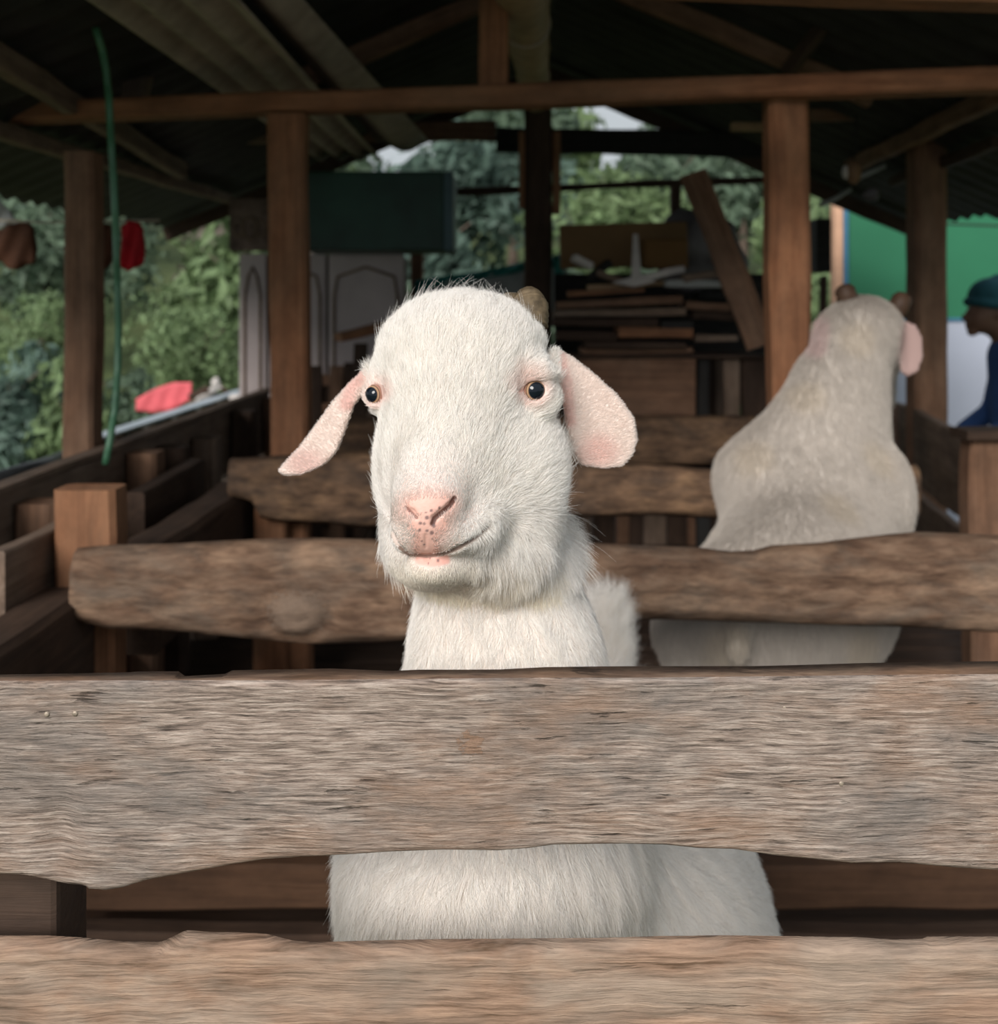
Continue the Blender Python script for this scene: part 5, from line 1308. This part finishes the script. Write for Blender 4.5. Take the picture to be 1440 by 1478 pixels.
def crown_mesh(seed, nleaf, ls, nb):
    rs = np.random.RandomState(seed); cen = rs.randn(nb, 3) * [.42, .42, .34] + [0, 0, .05 * 0]; cen *= .9; rad = .28 + .22 * rs.rand(nb)
    bi = rs.randint(nb, size=nleaf); d = rs.randn(nleaf, 3); d /= np.linalg.norm(d, axis=1, keepdims=True); p = cen[bi] + d * rad[bi][:, None] * (0.55 + .5 * rs.rand(nleaf, 1))
    n = d + rs.randn(nleaf, 3) * .7; n /= np.linalg.norm(n, axis=1, keepdims=True); t = np.cross(n, rs.randn(nleaf, 3)); t /= np.linalg.norm(t, axis=1, keepdims=True); s = np.cross(n, t)
    sz = ls * (.6 + .8 * rs.rand(nleaf, 1)); w = sz * .38
    v = np.stack([p - t * sz, p + s * w + n * w * .3, p + t * sz, p - s * w + n * w * .3], 1).reshape(-1, 3); q = np.arange(nleaf * 4).reshape(-1, 4)
    return v, q
CR = {}
def crown(kind, mi):
    if (kind, mi) not in CR:
        v, q = crown_mesh(40 + kind, (2600, 2200, 3000)[kind], (.085, .12, .06)[kind], (16, 12, 22)[kind])
        me = bpy.data.meshes.new('crown'); me.from_pydata([tuple(a) for a in v], [], [tuple(int(i) for i in a) for a in q]); me.update(); me.materials.append(LM[mi]); CR[(kind, mi)] = me
    return CR[(kind, mi)]
TRK = {}
def trunk_mesh(k):
    if k not in TRK:
        b = MB(); rs = np.random.RandomState(k); b.tube([Vector((.03 * math.sin(i + k), .03 * math.cos(i * 1.3), -1.6 + i * .3)) for i in range(7)], [.07 - .006 * i for i in range(7)], 8)
        for q in range(5):
            an = q * 1.3 + k; z = -.6 + .2 * q; b.tube([Vector((0, 0, z)), Vector((.25 * math.cos(an), .25 * math.sin(an), z + .3)), Vector((.5 * math.cos(an), .5 * math.sin(an), z + .5))], [.035, .022, .01], 6)
        me = bpy.data.meshes.new('trunk'); me.from_pydata([tuple(v) for v in b.v], [], b.f); me.update(); me.materials.append(BARK); TRK[k] = me
    return TRK[k]
KL = ['mid green tree', 'blue-green tree', 'yellow-green bush', 'bare greyish dry tree', 'reddish-leaved tree']
treelist = []
def tree(px, Y, R, mi, kind, zc=None, place=''):
    x = (px - CX) * Y / FPX; gz = terr(x, Y); zc = gz + R * 1.25 if zc is None else zc
    root = empty('tree' if R > .9 else 'bush', (x, Y, gz)); c = bpy.data.objects.new('crown', crown(kind, mi)); link(c, root); c.location = (0, 0, zc - gz); c.scale = (R, R, R * 1.05); c.rotation_euler = (0, 0, rnd.random() * 6)
    t = bpy.data.objects.new('trunk', trunk_mesh(kind)); link(t, root); h = zc - gz; t.location = (0, 0, h); t.scale = (R * .8, R * .8, max(h / 1.62, .3)); 
    tag(root, '%s %s' % (KL[mi], place), 'tree' if R > .9 else 'bush', None)
    treelist.append(root)
ANCH = [(-60, 'at the left edge'), (70, 'beside the left roof post'), (190, 'by the hose'), (300, 'left of the wardrobe'), (420, 'behind the wardrobe'), (545, 'above the green box'), (660, 'right of the green box'), (765, 'behind the centre post'), (860, 'above the cardboard sheet'),
        (960, 'above the junk pile'), (1060, 'behind the leaning board'), (1150, 'behind the stout right post'), (1210, 'at the shed corner'), (1330, 'behind the green shed'), (1450, 'behind the right end of the shed'), (1560, 'beyond the right edge')]
ROWS = [(11.7, 0.78, 'lowest'), (14.0, 1.15, 'second'), (17.3, 1.45, 'third'), (22.0, 2.0, 'fourth'), (28.5, 2.7, 'topmost')]
rt = random.Random(12)
for ri, (Yr, Rr, word) in enumerate(ROWS):
    xv = 0.52 * Yr; x = -xv - rt.random() * Rr; used = set()
    while x < xv:
        Y = Yr + rt.uniform(-.25, .25) * Rr * .6; px = CX + x / Y * FPX; a = min((q for q in ANCH if q[1] not in used), key=lambda q: abs(q[0] - px)); used.add(a[1])
        kind = rt.choice((0, 1, 1, 2)); mi = rt.choice((0, 0, 1, 2)) if ri else rt.choice((0, 2, 2, 1))
        if ri == 2 and 215 < px < 420: mi = 3
        if ri == 3 and 250 < px < 420: mi = 4
        tree(px, Y, Rr * rt.uniform(.9, 1.05), mi, kind, None, 'in the %s tier, %s' % (word, a[1]))
        x += 2.0 * Rr * rt.uniform(.98, 1.12)

for px, Y, R, mi, pl in ((20, 9.9, .6, 1, 'just outside, at the left edge'), (120, 9.9, .55, 2, 'just outside, hidden partly by the left roof post'), (230, 10.0, .5, 0, 'just outside, above the paling screen')): tree(px, Y, R, mi, 1, None, pl)
build_goat()
